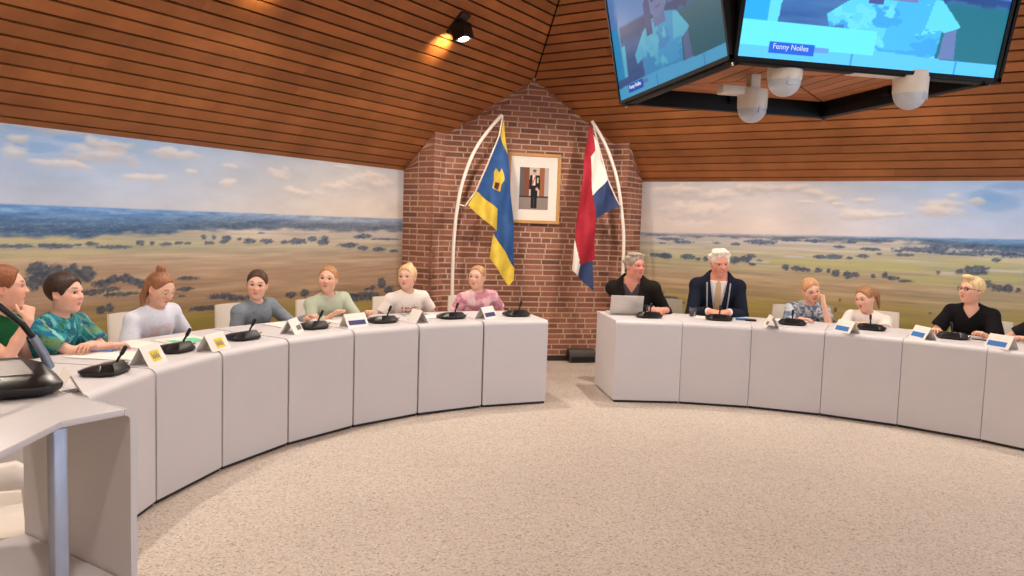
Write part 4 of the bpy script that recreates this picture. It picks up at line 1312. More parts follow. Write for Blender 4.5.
def dome(label, x, y, z, arm, face, drop):
    root = thing('dome_camera', label, 'camera', (x, y, z), group='white dome cameras under the hanging square')
    root.scale = (1.12, 1.12, 1.12)
    mb = MB(); mb.lathe([(.001, .07), (.062, .07), (.064, .06), (.062, -.005), (.060, -.012), (.001, -.012)], n=28); mb.build('body', M['camera_white'], root, smooth=True, angle=40)
    mb = MB()
    pr = [(.0595 * math.cos(a), -.010 - .0595 * math.sin(a)) for a in np.linspace(0, PI / 2 - .02, 10)] + [(.001, -.0695)]
    mb.lathe([(.001, -.008)] + pr, n=28); dm = mb.build('dome', M['camera_dome'], root, smooth=True)
    a = math.radians(face)
    d = Vector((math.sin(a), -math.cos(a), 0)); s = Vector((d.y, -d.x, 0))
    mb = MB()
    mb.add([tuple(s * x_ + d * (.047 + y_) + Vector((0, 0, z_))) for y_ in (0, .012) for x_, z_ in ((-.024, -.034), (.024, -.034), (.024, .0), (-.024, .0))],
           [(0, 1, 2, 3), (7, 6, 5, 4), (0, 4, 5, 1), (1, 5, 6, 2), (2, 6, 7, 3), (3, 7, 4, 0)])
    mb.build('lens_window', M['camera_dome'], dm, bevel=.004)
    mb = MB()
    v = Vector(arm)
    mb.box((v.x / 2, v.y / 2, .062), (abs(v.x) + .05 if abs(v.x) > abs(v.y) else .06, abs(v.y) + .05 if abs(v.y) >= abs(v.x) else .06, .035))
    mb.box((0, 0, .062 + drop / 2), (.045, .045, drop + .03))
    mb.build('mounting_arm', M['camera_white'], root, bevel=.004)
dome('white dome camera hanging nearest the left screen, below the others', -.14, .24, 2.135, (-.13, .0, 0), 20, .075)
dome('white dome camera under the left half of the bright screen', -.285, -.27, 2.172, (.26, 0, 0), 0, .04)
dome('white dome camera under the right half of the bright screen', .285, -.31, 2.150, (-.24, 0, 0), 35, .06)
# ------------------------------------------------------------------ people: one continuous surface per body, grown from a distance field
def nrm_(v):
    v = np.asarray(v, float)
    return v / (np.linalg.norm(v) + 1e-12)

class Field:
    def __init__(self):
        self.p = []
    def _add(self, f, c, r, k, mode):
        self.p.append((mode, f, np.asarray(c, float), float(r), float(k)))
        return self
    def cap(self, a, b, ra, rb=None, k=.015, mode='add'):
        a, b = np.asarray(a, float), np.asarray(b, float)
        rb = ra if rb is None else rb
        ab = b - a; L2 = ab @ ab + 1e-12
        def f(P):
            t = np.clip(((P - a) @ ab) / L2, 0, 1)
            d = P - a - t[:, None] * ab
            return np.sqrt((d * d).sum(1)) - (ra + (rb - ra) * t)
        return self._add(f, (a + b) / 2, math.sqrt(L2) / 2 + max(ra, rb), k, mode)
    def tubecap(self, a, b, ra, rb, k=.01, end=None, mode='add'):
        """tapered capsule cut flat at b (a sleeve)"""
        a, b = np.asarray(a, float), np.asarray(b, float)
        ab = b - a; L2 = ab @ ab + 1e-12; n = ab / math.sqrt(L2)
        def f(P):
            t = np.clip(((P - a) @ ab) / L2, 0, 1)
            d = P - a - t[:, None] * ab
            return np.maximum(np.sqrt((d * d).sum(1)) - (ra + (rb - ra) * t), (P - b) @ n)
        return self._add(f, (a + b) / 2, math.sqrt(L2) / 2 + max(ra, rb), k, mode)
    def ell(self, c, rad, R=None, k=.02, mode='add'):
        c, rad = np.asarray(c, float), np.asarray(rad, float)
        R = np.eye(3) if R is None else R
        def f(P):
            q = (P - c) @ R
            k0 = np.sqrt(((q / rad) ** 2).sum(1)); k1 = np.sqrt(((q / rad ** 2) ** 2).sum(1)) + 1e-9
            return k0 * (k0 - 1) / k1
        return self._add(f, c, rad.max(), k, mode)
    def rbox(self, c, half, R=None, rr=.01, k=.01, mode='add'):
        c, half = np.asarray(c, float), np.asarray(half, float) - rr
        R = np.eye(3) if R is None else R
        def f(P):
            q = np.abs((P - c) @ R) - half
            return np.sqrt((np.maximum(q, 0) ** 2).sum(1)) + np.minimum(q.max(1), 0) - rr
        return self._add(f, c, np.linalg.norm(half) + rr, k, mode)
    def torus(self, c, R, r0, r1, k=.01, mode='add', sx=1, sy=1):
        c = np.asarray(c, float)
        def f(P):
            q = (P - c) @ R
            a = np.sqrt((q[:, 0] / sx) ** 2 + (q[:, 1] / sy) ** 2) - r0
            return np.sqrt(a * a + q[:, 2] ** 2) - r1
        return self._add(f, c, (r0 + r1) * max(sx, sy), k, mode)
    def fn(self, f, mode='int', c=(0, 0, 0), r=9, k=.0):
        return self._add(f, c, r, k, mode)
    def eval(self, P, blocks, bc, pad, n):
        """P: (B*n, 3) points grouped by block; bc: block centres; pad: half diagonal of a block"""
        D = np.full(len(P), 1.0)
        B = len(bc)
        Dv = D.reshape(B, n)
        Pv = P.reshape(B, n, 3)
        for mode, f, c, r, k in self.p:
            if mode == 'int':
                Dv[:] = np.maximum(D, f(P)).reshape(B, n)
                continue
            sel = np.nonzero(((bc - c) ** 2).sum(1) < (r + k + pad) ** 2)[0]
            if not len(sel): continue
            d = f(Pv[sel].reshape(-1, 3)).reshape(len(sel), n)
            o = Dv[sel]
            if mode == 'add':
                if k > 0:
                    h = np.clip(k - np.abs(o - d), 0, None) / k
                    Dv[sel] = np.minimum(o, d) - h * h * k * .25
                else:
                    Dv[sel] = np.minimum(o, d)
            else:
                d = -d
                if k > 0:
                    h = np.clip(k - np.abs(o - d), 0, None) / k
                    Dv[sel] = np.maximum(o, d) + h * h * k * .25
                else:
                    Dv[sel] = np.maximum(o, d)
        return Dv.reshape(-1)
    def mesh(self, h=.005):
        adds = [(c, r) for m, f, c, r, k in self.p if m == 'add']
        lo = np.min([c - r for c, r in adds], 0) - 3 * h
        hi = np.max([c + r for c, r in adds], 0) + 3 * h
        bs = 8
        nb = np.ceil((hi - lo) / (bs * h)).astype(int) + 1
        g = np.stack(np.meshgrid(*[np.arange(k) for k in nb], indexing='ij'), -1).reshape(-1, 3)
        bc = lo + (g * bs + bs / 2) * h
        half = bs * h * .5 * math.sqrt(3)
        dc = self.eval(bc.copy(), None, bc, .12, 1)
        keep = np.abs(dc) < half * 1.35 + .006
        dims = nb * bs + 1
        D = np.ones(dims, np.float32)
        ins = np.nonzero((dc < 0) & ~keep)[0]
        for q in ins:
            a = g[q] * bs
            D[a[0]:a[0] + bs + 1, a[1]:a[1] + bs + 1, a[2]:a[2] + bs + 1] = -1
        kb = g[keep]; kc = bc[keep]
        l = np.arange(bs + 1)
        off = np.stack(np.meshgrid(l, l, l, indexing='ij'), -1).reshape(-1, 3)
        CH = 1200
        for s in range(0, len(kb), CH):
            kk = kb[s:s + CH]
            I = (kk[:, None, :] * bs + off[None]).reshape(-1, 3)
            P = lo + I * h
            d = self.eval(P, None, kc[s:s + CH], half + h, len(off))
            D[I[:, 0], I[:, 1], I[:, 2]] = d
        return surface_net(D, lo, h)

def surface_net(D, lo, h):
    S = D < 0
    c = S[:-1, :-1, :-1].astype(np.int8)
    tot = c.copy()
    for dx, dy, dz in ((1, 0, 0), (0, 1, 0), (0, 0, 1), (1, 1, 0), (1, 0, 1), (0, 1, 1), (1, 1, 1)):
        tot += S[dx:S.shape[0] - 1 + dx, dy:S.shape[1] - 1 + dy, dz:S.shape[2] - 1 + dz]
    act = np.argwhere((tot > 0) & (tot < 8))
    idx = np.full(tot.shape, -1, np.int32)
    idx[act[:, 0], act[:, 1], act[:, 2]] = np.arange(len(act))
    acc = np.zeros((len(act), 3)); cnt = np.zeros(len(act))
    cr = [np.array(q) for q in ((0, 0, 0), (1, 0, 0), (0, 1, 0), (1, 1, 0), (0, 0, 1), (1, 0, 1), (0, 1, 1), (1, 1, 1))]
    vals = [D[act[:, 0] + q[0], act[:, 1] + q[1], act[:, 2] + q[2]].astype(float) for q in cr]
    for i in range(8):
        for j in range(i + 1, 8):
            if np.abs(cr[i] - cr[j]).sum() != 1: continue
            a, b = vals[i], vals[j]
            m = (a < 0) != (b < 0)
            t = np.where(m, a / np.where(m, a - b, 1), 0)
            p = cr[i] + t[:, None] * (cr[j] - cr[i])
            acc += p * m[:, None]; cnt += m
    V = lo + (act + acc / cnt[:, None]) * h
    Q = []
    for ax in range(3):
        sl0 = [slice(None)] * 3; sl1 = [slice(None)] * 3
        sl0[ax] = slice(0, -1); sl1[ax] = slice(1, None)
        a, b = S[tuple(sl0)], S[tuple(sl1)]
        E = np.argwhere(a != b)
        o1, o2 = [(1, 2), (2, 0), (0, 1)][ax]
        ok = (E[:, o1] > 0) & (E[:, o2] > 0) & (E[:, o1] < S.shape[o1] - 1) & (E[:, o2] < S.shape[o2] - 1)
        E = E[ok]
        flip = S[E[:, 0], E[:, 1], E[:, 2]]
        def at(d1, d2):
            e = E.copy(); e[:, o1] -= d1; e[:, o2] -= d2
            return idx[e[:, 0], e[:, 1], e[:, 2]]
        q = np.stack([at(1, 1), at(0, 1), at(0, 0), at(1, 0)], 1)
        q[~flip] = q[~flip][:, ::-1]
        Q.append(q)
    Q = np.vstack(Q)
    Q = Q[(Q >= 0).all(1)]
    # one smoothing pass takes the grid out of the surface
    for _ in range(2):
        s = np.zeros_like(V); n = np.zeros(len(V))
        for i in range(4):
            a, b = Q[:, i], Q[:, (i + 1) % 4]
            for ax in range(3):
                s[:, ax] += np.bincount(a, V[b, ax], len(V)) + np.bincount(b, V[a, ax], len(V))
            n += np.bincount(a, minlength=len(V)) + np.bincount(b, minlength=len(V))
        V = V * .5 + .5 * s / np.maximum(n, 1)[:, None]
    return V, Q

def rotz(a):
    c, s = math.cos(a), math.sin(a)
    return np.array([[c, -s, 0], [s, c, 0], [0, 0, 1.0]])

def ik(S, W, la, lb, pole):
    S, W = np.asarray(S, float), np.asarray(W, float)
    d = W - S; L = np.linalg.norm(d)
    if L > (la + lb) * .995:
        W = S + d / L * (la + lb) * .995; d = W - S; L = np.linalg.norm(d)
    L = max(L, abs(la - lb) + .01)
    u = d / np.linalg.norm(d)
    x = (la * la - lb * lb + L * L) / (2 * L)
    hh = math.sqrt(max(la * la - x * x, 0))
    p = np.asarray(pole, float); p = p - u * (p @ u); p = nrm_(p)
    return S + u * x + p * hh, W

def add_hand(F, W, d, n, right, L, curl=(.35, .45, .35), spread=1.0, thumb=.25):
    """palm, four fingers of their own lengths and a thumb from the side of the palm"""
    d = nrm_(d); n = np.asarray(n, float); n = nrm_(n - d * (n @ d))
    th = np.cross(d, n) * (1 if right else -1)
    W = np.asarray(W, float)
    offs = (.19, .065, -.065, -.18); lens = (.40, .45, .41, .33); rads = (.050, .052, .049, .043)
    for o, fl, r in zip(offs, lens, rads):
        a = W + d * .06 * L + th * o * .55 * L
        kn = W + d * .50 * L + th * o * L - n * .01 * L
        F.cap(a, kn, .085 * L, .075 * L, k=.10 * L)
    for i, (o, fl, r) in enumerate(zip(offs, lens, rads)):
        kn = W + d * .50 * L + th * o * L - n * .01 * L
        dd = nrm_(d + th * o * .55 * spread)
        ang, p = 0, kn
        for s, (seg, c) in enumerate(zip((.44, .31, .25), curl)):
            ang += c * (1 + .12 * i)
            q = p + (dd * math.cos(ang) + n * math.sin(ang)) * fl * seg * L
            F.cap(p, q, r * (1 - .10 * s) * L, r * (.92 - .10 * s) * L, k=.022 * L)
            p = q
    b = W + d * .14 * L + th * .13 * L
    m1 = b + nrm_(d * .65 + th * .75 + n * thumb) * .24 * L
    m2 = m1 + nrm_(d * .95 + th * .22 + n * (thumb + .1)) * .18 * L
    m3 = m2 + nrm_(d * 1.0 - th * .05 + n * (thumb + .2)) * .15 * L
    F.cap(b, m1, .080 * L, .062 * L, k=.06 * L); F.cap(m1, m2, .058 * L, .052 * L, k=.02 * L); F.cap(m2, m3, .052 * L, .044 * L, k=.02 * L)

SKIN = np.array(lin((226, 176, 152)))
CAMP = np.array((-2.0747, -3.2168, 1.525))

def ellc(q, c, r):
    return (((q - np.array(c)) / np.array(r)) ** 2).sum(1)

def person(label, deg, head, view, pitch=0, roll=0, adult=False, twist=0., sw=None, armR=None, armL=None, top=None, hair=None,
           skin=(226, 178, 154), trousers=(52, 58, 78), shoes=(60, 58, 60), H=None, glasses=None, rh=4.25, extra=None, name='seated_person', smile=False, lookdown=False, fat=1.0, girth=1.0):
    a = math.radians(deg)
    base = np.array([rh * math.sin(a), rh * math.cos(a), 0])
    th = PI - a
    R2 = rotz(-th)
    root = thing('person', label, 'person', base, th)
    def tol(p): return R2 @ (np.asarray(p, float) - base)
    Hc = tol(head)
    s = 1.0 if adult else .80
    H = H or (.232 if adult else .212)
    # face direction in the world, from the angle under which the camera sees the face
    w = nrm_((CAMP - np.asarray(head)) * np.array([1, 1, 0]))
    right = np.array([-w[1], w[0], 0])              # picture right as the camera looks at the head
    v = math.radians(view)
    f2 = R2 @ (w * math.cos(v) + right * math.sin(v))
    p = math.radians(pitch)
    Ff = nrm_(np.array([f2[0] * math.cos(p), f2[1] * math.cos(p), math.sin(p)]))
    Xh = nrm_(np.cross(Ff, (0, 0, 1))); Uh = np.cross(Xh, Ff)
    r = math.radians(roll)
    Xh, Uh = Xh * math.cos(r) + Uh * math.sin(r), Uh * math.cos(r) - Xh * math.sin(r)
    RH = np.stack([Xh, Ff, Uh], 1)
    def hd(x, y, z): return Hc + RH @ (np.array([x, y, z], float) * H)
    # torso
    P0 = np.array([0, 0, .515 if adult else .50])
    nb = hd(0, -.16, -.34)
    N = np.array([nb[0] * .85, nb[1] - .02, Hc[2] - .70 * H])
    up = nrm_(N - P0)
    tw = math.radians(twist)
    X = np.array([math.cos(tw), math.sin(tw), 0]); X = nrm_(X - up * (X @ up)); Fw = np.cross(up, X)
    RT = np.stack([X, Fw, up], 1)
    sw = sw or (.195 if adult else .148)
    TL_ = np.linalg.norm(N - P0)
    def tp(x, f, u): return P0 + X * x + Fw * f + up * (u * TL_)
    shR, shL = N + X * sw - up * .055 * s * 1.1, N - X * sw - up * .055 * s * 1.1
    ua, fa, hl = (.30, .26, .185) if adult else (.238, .205, .148)
    arms = {}
    for side, spec, S in (('R', armR, shR), ('L', armL, shL)):
        spec = spec or dict(w=(sw * 1.1 if side == 'R' else -sw * 1.1, .46, .775))
        W = np.array(spec['w'], float)
        pole = spec.get('pole', ((.7 if side == 'R' else -.7), -.3, -.8))
        E, W = ik(S, W, ua, fa, pole)
        arms[side] = (S, E, W, spec)
    legs = []
    for sx in (-1, 1):
        hp = P0 + np.array([sx * .085 * s, 0, -.02])
        kl = .44 if adult else .37
        kn = np.array([sx * .11 * s + hp[0] * .2, kl, .485 if adult else .47])
        an = np.array([sx * .11 * s, kl + .02, .10])
        legs.append((hp, kn, an))
    def torso(F, e, k=.03):
        F.ell(tp(0, .01, .70), (sw * .92 + e, .108 * s * girth + e, .21 * TL_ / .42 * s + e), RT, k)
        F.ell(tp(0, .02, .38), (sw * .80 * fat + e, .100 * s * fat * girth + e, .17 * TL_ / .40 * s + e), RT, k)
        F.ell(tp(0, .01, .02), (sw * .92 + e, .118 * s + e, .12 * s + e), RT, k)
        F.cap(shL, shR, .050 * s + e, k=k)
        nk = hd(0, -.14, -.36)
        for S in (shL, shR):
            F.cap(N - up * .005, S, .046 * s + e * .9, .050 * s + e, k=.03)
    # ---------------- body
    F = Field()
    torso(F, 0)
    F.cap(N - up * .03, hd(0, -.10, -.22), .052 * s + .004, .049 * s + .004, k=.025)
    for side in 'RL':
        S, E, W, sp = arms[side]
        F.cap(S, E, .046 * s, .038 * s, k=.02)
        F.cap(E, E * .55 + W * .45, .039 * s, .038 * s, k=.012); F.cap(E * .55 + W * .45, W, .038 * s, .026 * s, k=.012)
        hdv = sp.get('d'); hdv = nrm_(W - E) if hdv is None else nrm_(hdv)
        add_hand(F, W, hdv, sp.get('n', (0, 0, -1)), side == 'R', hl, sp.get('curl', (.35, .45, .35)), thumb=sp.get('thumb', .25))
    for hp, kn, an in legs:
        F.cap(hp, kn, .080 * s, .058 * s, k=.03); F.cap(kn, kn * .6 + an * .4, .055 * s, .054 * s, k=.02); F.cap(kn * .6 + an * .4, an, .054 * s, .036 * s, k=.02)
        F.cap(an, an + np.array([0, .12 * s, -.055]), .036 * s, .034 * s, k=.02)
    # head
    F.ell(hd(0, -.06, .13), np.array((.335, .415, .365)) * H, RH, .02)
    F.ell(hd(0, .09, -.16), np.array((.25, .27, .33)) * H, RH, .05 * H / .21)
    F.ell(hd(0, .22, -.405), np.array((.115, .10, .085)) * H, RH, .03)
    for sx in (-1, 1):
        F.ell(hd(sx * .155, .22, -.12), np.array((.115, .10, .13)) * H, RH, .03)
        F.ell(hd(sx * .17, .0, -.26), np.array((.07 if not adult else .085, .15, .11)) * H, RH, .03)
        F.ell(hd(sx * .345, -.04, -.02), np.array((.035, .085, .14)) * H, RH @ rotz(sx * .35), .012)
        F.ell(hd(sx * .36, -.03, .0), np.array((.02, .045, .075)) * H, RH @ rotz(sx * .35), .006, 'sub')
        F.ell(hd(sx * .145, .385, .035), np.array((.095, .075, .06)) * H, RH, .014, 'sub')
        F.cap(hd(sx * .06, .345, .115), hd(sx * .22, .29, .11), .030 * H, .026 * H, k=.02)
    F.cap(hd(0, .33, .06), hd(0, .425, -.10), .034 * H, .052 * H, k=.014)
    for sx in (-1, 1):
        F.ell(hd(sx * .055, .385, -.115), np.array((.035, .045, .032)) * H, RH, .012)
    mw = .115 if smile else .085
    for zz, rr, yy in ((-.245, .022, .352), (-.285, .026, .345)):
        F.cap(hd(0, yy, zz), hd(-mw, yy - .035, zz + (.03 if smile else .008)), rr * H, rr * .55 * H, k=.010); F.cap(hd(0, yy, zz), hd(mw, yy - .035, zz + (.03 if smile else .008)), rr * H, rr * .55 * H, k=.010)
    F.cap(hd(-mw * .85, .372, -.265 + (.02 if smile else 0)), hd(mw * .85, .372, -.265 + (.02 if smile else 0)), .010 * H, k=.006, mode='sub')
    V, Q = F.mesh(.0055)
    q = ((V - Hc) @ RH) / H
    sk = np.array(lin(skin))
    colr = np.tile(sk, (len(V), 1))
    def tint(mask, c, k=1.0):
        kk = (mask * k)[:, None]
        colr[:] = colr * (1 - kk) + np.array(lin(c)) * kk
    near = (np.abs(q) < .8).all(1)
    rosy = (skin[0] - 2, max(skin[1] - 42, 0), max(skin[2] - 42, 0))
    for sx in (-1, 1):
        tint(near * np.exp(-1.2 * ellc(q, (sx * .18, .28, -.12), (.12, .14, .11))), rosy, .45)
        tint(near * np.exp(-1.5 * ellc(q, (sx * .35, -.03, -.02), (.05, .1, .15))), rosy, .4)
    tint(near * np.exp(-1.2 * ellc(q, (0, .44, -.10), (.09, .08, .08))), rosy, .4)
    tint(near * (ellc(q, (0, .36, -.265 + (.012 if smile else 0)), (mw * 1.08, .08, .048)) < 1), (188, 98, 92), .8)
    if smile:
        tint(near * (ellc(q, (0, .37, -.258), (mw * .7, .08, .012)) < 1), (226, 208, 196), .75)
    hc = (hair or {}).get('col', (90, 60, 40))
    bc = (hair or {}).get('brow', hc)
    for sx in (-1, 1):
        tint(near * (ellc(q - np.array([0, 0, .02]), (sx * .145, .33, .128), (.095, .12, .022)) < 1), bc, .65)
        tint(near * (ellc(q, (sx * .145, .33, .03), (.085, .12, .042)) < 1), (150, 96, 84) if not lookdown else rosy, .35)
        tint(near * (ellc(q, (sx * .145, .36, .055 if not lookdown else .0), (.075, .1, .012)) < 1), (60, 40, 34), .7)
    raw_mesh('body', V, Q, M['skin'], root, colr)
    # eyes
    ey = (hair or {}).get('eye', (84, 96, 112))
    for sx in (-1, 1):
        uu, vv = np.meshgrid(np.linspace(0, 2 * PI, 17)[:-1], np.linspace(0, PI, 12), indexing='ij')
        D3 = np.stack([np.sin(vv) * np.cos(uu), np.cos(vv), np.sin(vv) * np.sin(uu)], -1).reshape(-1, 3)
        c = hd(sx * .145, .287, .026 if not lookdown else .012)
        Vv = c + (D3 * np.array([.072, .062, .048]) * H) @ RH.T
        gz = D3 @ nrm_((0, 1, -.25 if lookdown else 0.0))
        ec = np.tile(lin((224, 216, 208)), (len(Vv), 1)); ec[gz > .80] = lin(ey); ec[gz > .93] = lin((16, 14, 14))
        ii, jj = np.meshgrid(np.arange(16), np.arange(11), indexing='ij')
        A = (ii * 12 + jj).ravel(); B = (((ii + 1) % 16) * 12 + jj).ravel()
        raw_mesh('eye', Vv, np.stack([A, B, B + 1, A + 1], 1), M['eye'], root, ec)
    # ---------------- clothes
    def put(name, F, c, h=.0055, material='cloth', paint=None):
        V, Q = F.mesh(h)
        cc = np.tile(lin(c), (len(V), 1))
        if paint is not None:
            loc = np.stack([(V - P0) @ X, (V - P0) @ Fw, (V - P0) @ up / TL_], 1)
            paint(V, loc, cc)
        return raw_mesh(name, V, Q, M[material], root, cc)
    def neck_cut(F, r=.066, depth=.0):
        F.cap(N + up * (-.012 - depth) + Fw * .012, hd(0, -.08, -.2), r * (s * .8 + .2), r * (s * .8 + .2) + .01, k=.006, mode='sub')
    t = top
    e = t.get('e', .012)
    if t['kind'] in ('tee', 'sweater', 'polo', 'shirt'):
        F = Field(); torso(F, e)
        fr = t.get('sleeve', .62)
        for side in 'RL':
            S, E, W, sp = arms[side]
            if fr <= 1:
                F.tubecap(S, S + (E - S) * fr, .052 * s + e, .050 * s + e * 1.6, k=.018)
            else:
                F.cap(S, E, .052 * s + e, .042 * s + e, k=.02)
                F.tubecap(E, E + (W - E) * (fr - 1), .042 * s + e, .034 * s + e, k=.015)
        if t['kind'] in ('polo', 'shirt'):
            F.torus(N + up * .018 + Fw * .012, RT @ np.array([[1, 0, 0], [0, math.cos(.35), -math.sin(.35)], [0, math.sin(.35), math.cos(.35)]]).T, .062 * (s * .8 + .2), .016, k=.012, sy=1.0)
        neck_cut(F, .056 if t['kind'] in ('polo', 'shirt') else .060)
        if t.get('crew') is not None:
            F.torus(N + up * .012 + Fw * .008, RT, .058 * (s * .8 + .2), .011, k=.008)
            F.cap(N, hd(0, -.08, -.2), .047 * (s * .8 + .2), .05, k=.004, mode='sub')
        if t['kind'] in ('polo', 'shirt'):
            vd = t.get('vdeep', .30)
            def vcut(Pp):
                x = (Pp - P0) @ X; f = (Pp - P0) @ Fw; u = ((Pp - P0) @ up) / TL_
                return np.maximum(np.abs(x) - .048 * np.clip((u - (1 - vd)) / vd, -1, 1.3), -(f - .02))
            F.fn(vcut, 'sub', N, .16, .004)
        cz = P0 - up * .09
        F.fn(lambda Pp: -((Pp - cz) @ up), 'int')
        put(t.get('name', 'shirt'), F, t['col'], paint=t.get('paint'))
    if t['kind'] == 'jacket':
        # shirt
        F = Field(); torso(F, .008)
        F.torus(N + up * .012 + Fw * .010, RT, .058, .012, k=.006)
        F.cap(N, hd(0, -.08, -.2), .050, .052, k=.004, mode='sub')
        cv_ = N + up * .03
        F.fn(lambda Pp: (Pp - cv_) @ up, 'int')
        F.fn(lambda Pp: np.abs((Pp - P0) @ X) - .13, 'int'); F.fn(lambda Pp: -((Pp - P0) @ up) + .05, 'int')
        if t.get('open'):
            F.fn(lambda Pp: np.maximum(np.abs((Pp - P0) @ X) - .045 * np.clip((((Pp - P0) @ up) / TL_ - .90) / .12, -1, 1.3), -((Pp - P0) @ Fw - .02)), 'sub', N, .16, .003)
        put('dress_shirt', F, t['shirt'])
        if t.get('tie'):
            F = Field(); torso(F, .0135)
            F.fn(lambda Pp: np.maximum(np.abs((Pp - P0) @ X) - (.024 + .022 * np.clip(1 - ((Pp - P0) @ up) / TL_, 0, 1)), -((Pp - P0) @ Fw)), 'int')
            F.fn(lambda Pp: np.maximum(((Pp - P0) @ up) / TL_ - 1.03, .12 - ((Pp - P0) @ up) / TL_), 'int')
            F.ell(N + up * .012 + Fw * .082, (.026, .018, .026), RT, .006)
            put('tie', F, t['tie'], h=.004)
        ee = .022
        def vopen(Pp, wid=t.get('vw', .080)):
            x = np.abs((Pp - P0) @ X); f = (Pp - P0) @ Fw; u = ((Pp - P0) @ up) / TL_
            return np.maximum(x - wid * np.clip((u - .22) / .70, -1, 1.2), -(f - .015))
        F = Field(); torso(F, ee)
        for side in 'RL':
            S, E, W, sp = arms[side]
            F.cap(S, E, .058 + ee * .5, .046 + ee * .7, k=.025)
            F.tubecap(E, E + (W - E) * .90, .046 + ee * .7, .034 + ee * .6, k=.015)
        neck_cut(F, .066)
        F.fn(vopen, 'sub', tp(0, .1, .6), .34, .003)
        cz = P0 - up * .06
        F.fn(lambda Pp: -((Pp - cz) @ up), 'int')
        put('jacket', F, t['col'])
        # lapels lie on the jacket along its opening
        F = Field(); torso(F, ee + .007)
        def lap(Pp, wid=t.get('vw', .080)):
            x = np.abs((Pp - P0) @ X); f = (Pp - P0) @ Fw; u = ((Pp - P0) @ up) / TL_
            ed = wid * np.clip((u - .22) / .70, -1, 1.2)
            wd = .062 * np.clip((u - .25) / .45, 0, 1) * np.clip((1.02 - u) / .18, .45, 1)
            return np.maximum(np.maximum(ed - x, x - ed - wd), np.maximum(-(f - .0), np.maximum(.26 - u, u - 1.02)))
        F.fn(lap, 'int')
        put('lapels', F, t.get('lapel', t['col']), h=.0045)
        # shirt cuffs
        for side in 'RL':
            S, E, W, sp = arms[side]
            F = Field(); d = nrm_(W - E)
            F.tubecap(E + (W - E) * .72, E + (W - E) * .975, .036, .036, k=.0)
            put('cuff', F, t['shirt'], h=.0045)
        if t.get('chain'):
            F = Field(); torso(F, ee + .014)
            F.fn(lambda Pp: np.maximum(np.abs(np.abs((Pp - P0) @ X) - (.075 + .035 * ((Pp - P0) @ up) / TL_)) - .0065, -((Pp - P0) @ Fw)), 'int')
            F.fn(lambda Pp: np.maximum(.20 - ((Pp - P0) @ up) / TL_, ((Pp - P0) @ up) / TL_ - 1.02), 'int')
            put('chain', F, (176, 178, 186), h=.004)
    # trousers and shoes
    F = Field()
    F.ell(tp(0, .01, .02), (sw * .92 + .006, .118 * s + .006, .12 * s + .004), RT, .03)
    for hp, kn, an in legs:
        F.cap(hp, kn, .080 * s + .010, .058 * s + .012, k=.03); F.tubecap(kn, an + np.array([0, 0, .0]), .057 * s + .012, .046 * s + .012, k=.02)
    cz2 = P0 + up * .05
    F.fn(lambda Pp: (Pp - cz2) @ up, 'int')
    put('trousers', F, trousers, h=.008)
    for hp, kn, an in legs:
        F = Field()
        F.cap(an + np.array([0, -.02, -.055]), an + np.array([0, .15 * s, -.062]), .042 * s, .040 * s, k=.02); F.cap(an + np.array([0, 0, -.01]), an + np.array([0, .02, -.05]), .044 * s, .042 * s, k=.02)
        F.fn(lambda Pp: .004 - Pp[:, 2], 'int')
        put('shoe', F, shoes, h=.007)
    # ---------------- hair
    if hair:
        F = Field(); st = hair['style']; th_ = hair.get('thick', .045)
        F.ell(hd(0, -.075, .155), np.array((.335 + th_, .415 + th_, .365 + th_)) * H, RH, .0)
        hl_ = hair.get('line', .33)
        if hair.get('wavy'):
            for qx, qy, qz in ((-.18, .12, .47), (.02, .16, .50), (.2, .08, .47), (-.28, -.05, .36), (.30, -.1, .34), (-.1, -.1, .54), (.15, -.15, .53), (-.27, -.28, .2), (.27, -.28, .2), (0, -.42, .15), (0, -.38, .36)):
                F.ell(hd(qx, qy, qz), np.array((.16, .16, .085)) * H, RH, .02)
        # face opening
        F.ell(hd(0, .60, hl_ - .52), np.array((.37, .56, .52)) * H, RH, hair.get('edge', .028), 'sub')
        if st in ('short', 'crop'):
            def low(Pp):
                q = ((Pp - Hc) @ RH) / H
                return (np.interp(q[:, 1], [-.40, -.20, -.13, .03, .07, .16, .20, .30], [-.30, -.24, .05, .06, -.06, -.05, .10, .2]) - q[:, 2]) * H
            F.fn(low, 'int')
            if hair.get('quiff'):
                F.ell(hd(0, .26, .50), np.array((.26, .16, .10)) * H, RH, .02)
        else:
            def low(Pp):
                q = ((Pp - Hc) @ RH) / H
                return (np.interp(q[:, 1], [-.40, -.20, -.12, .03, .08, .15, .22, .30], [-.30, -.22, .03, .05, -.05, -.02, .12, .2]) - q[:, 2]) * H
            F.fn(low, 'int')
            if 'ears' in hair:
                pass
            if st in ('bun', 'halfup'):
                bx, by, bz = hair.get('bun', (0, -.20, .60)); br = hair.get('bunr', .15)
                F.ell(hd(bx, by, bz), np.array((br, br, br * .85)) * H, RH, .015)
                F.ell(hd(bx + br * .5, by, bz + br * .35), np.array((br, br, br)) * .5 * H, RH, .012); F.ell(hd(bx - br * .5, by + .02, bz + br * .2), np.array((br, br, br)) * .5 * H, RH, .012)
            if st == 'ponytail':
                px = hair.get('side', 0)
                F.cap(hd(px * .1, -.46, .22), hd(px * .35, -.62, .06), .08 * H, .11 * H, k=.02); F.cap(hd(px * .35, -.62, .06), hd(px * .45, -.58, -.55), .11 * H, .05 * H, k=.02)
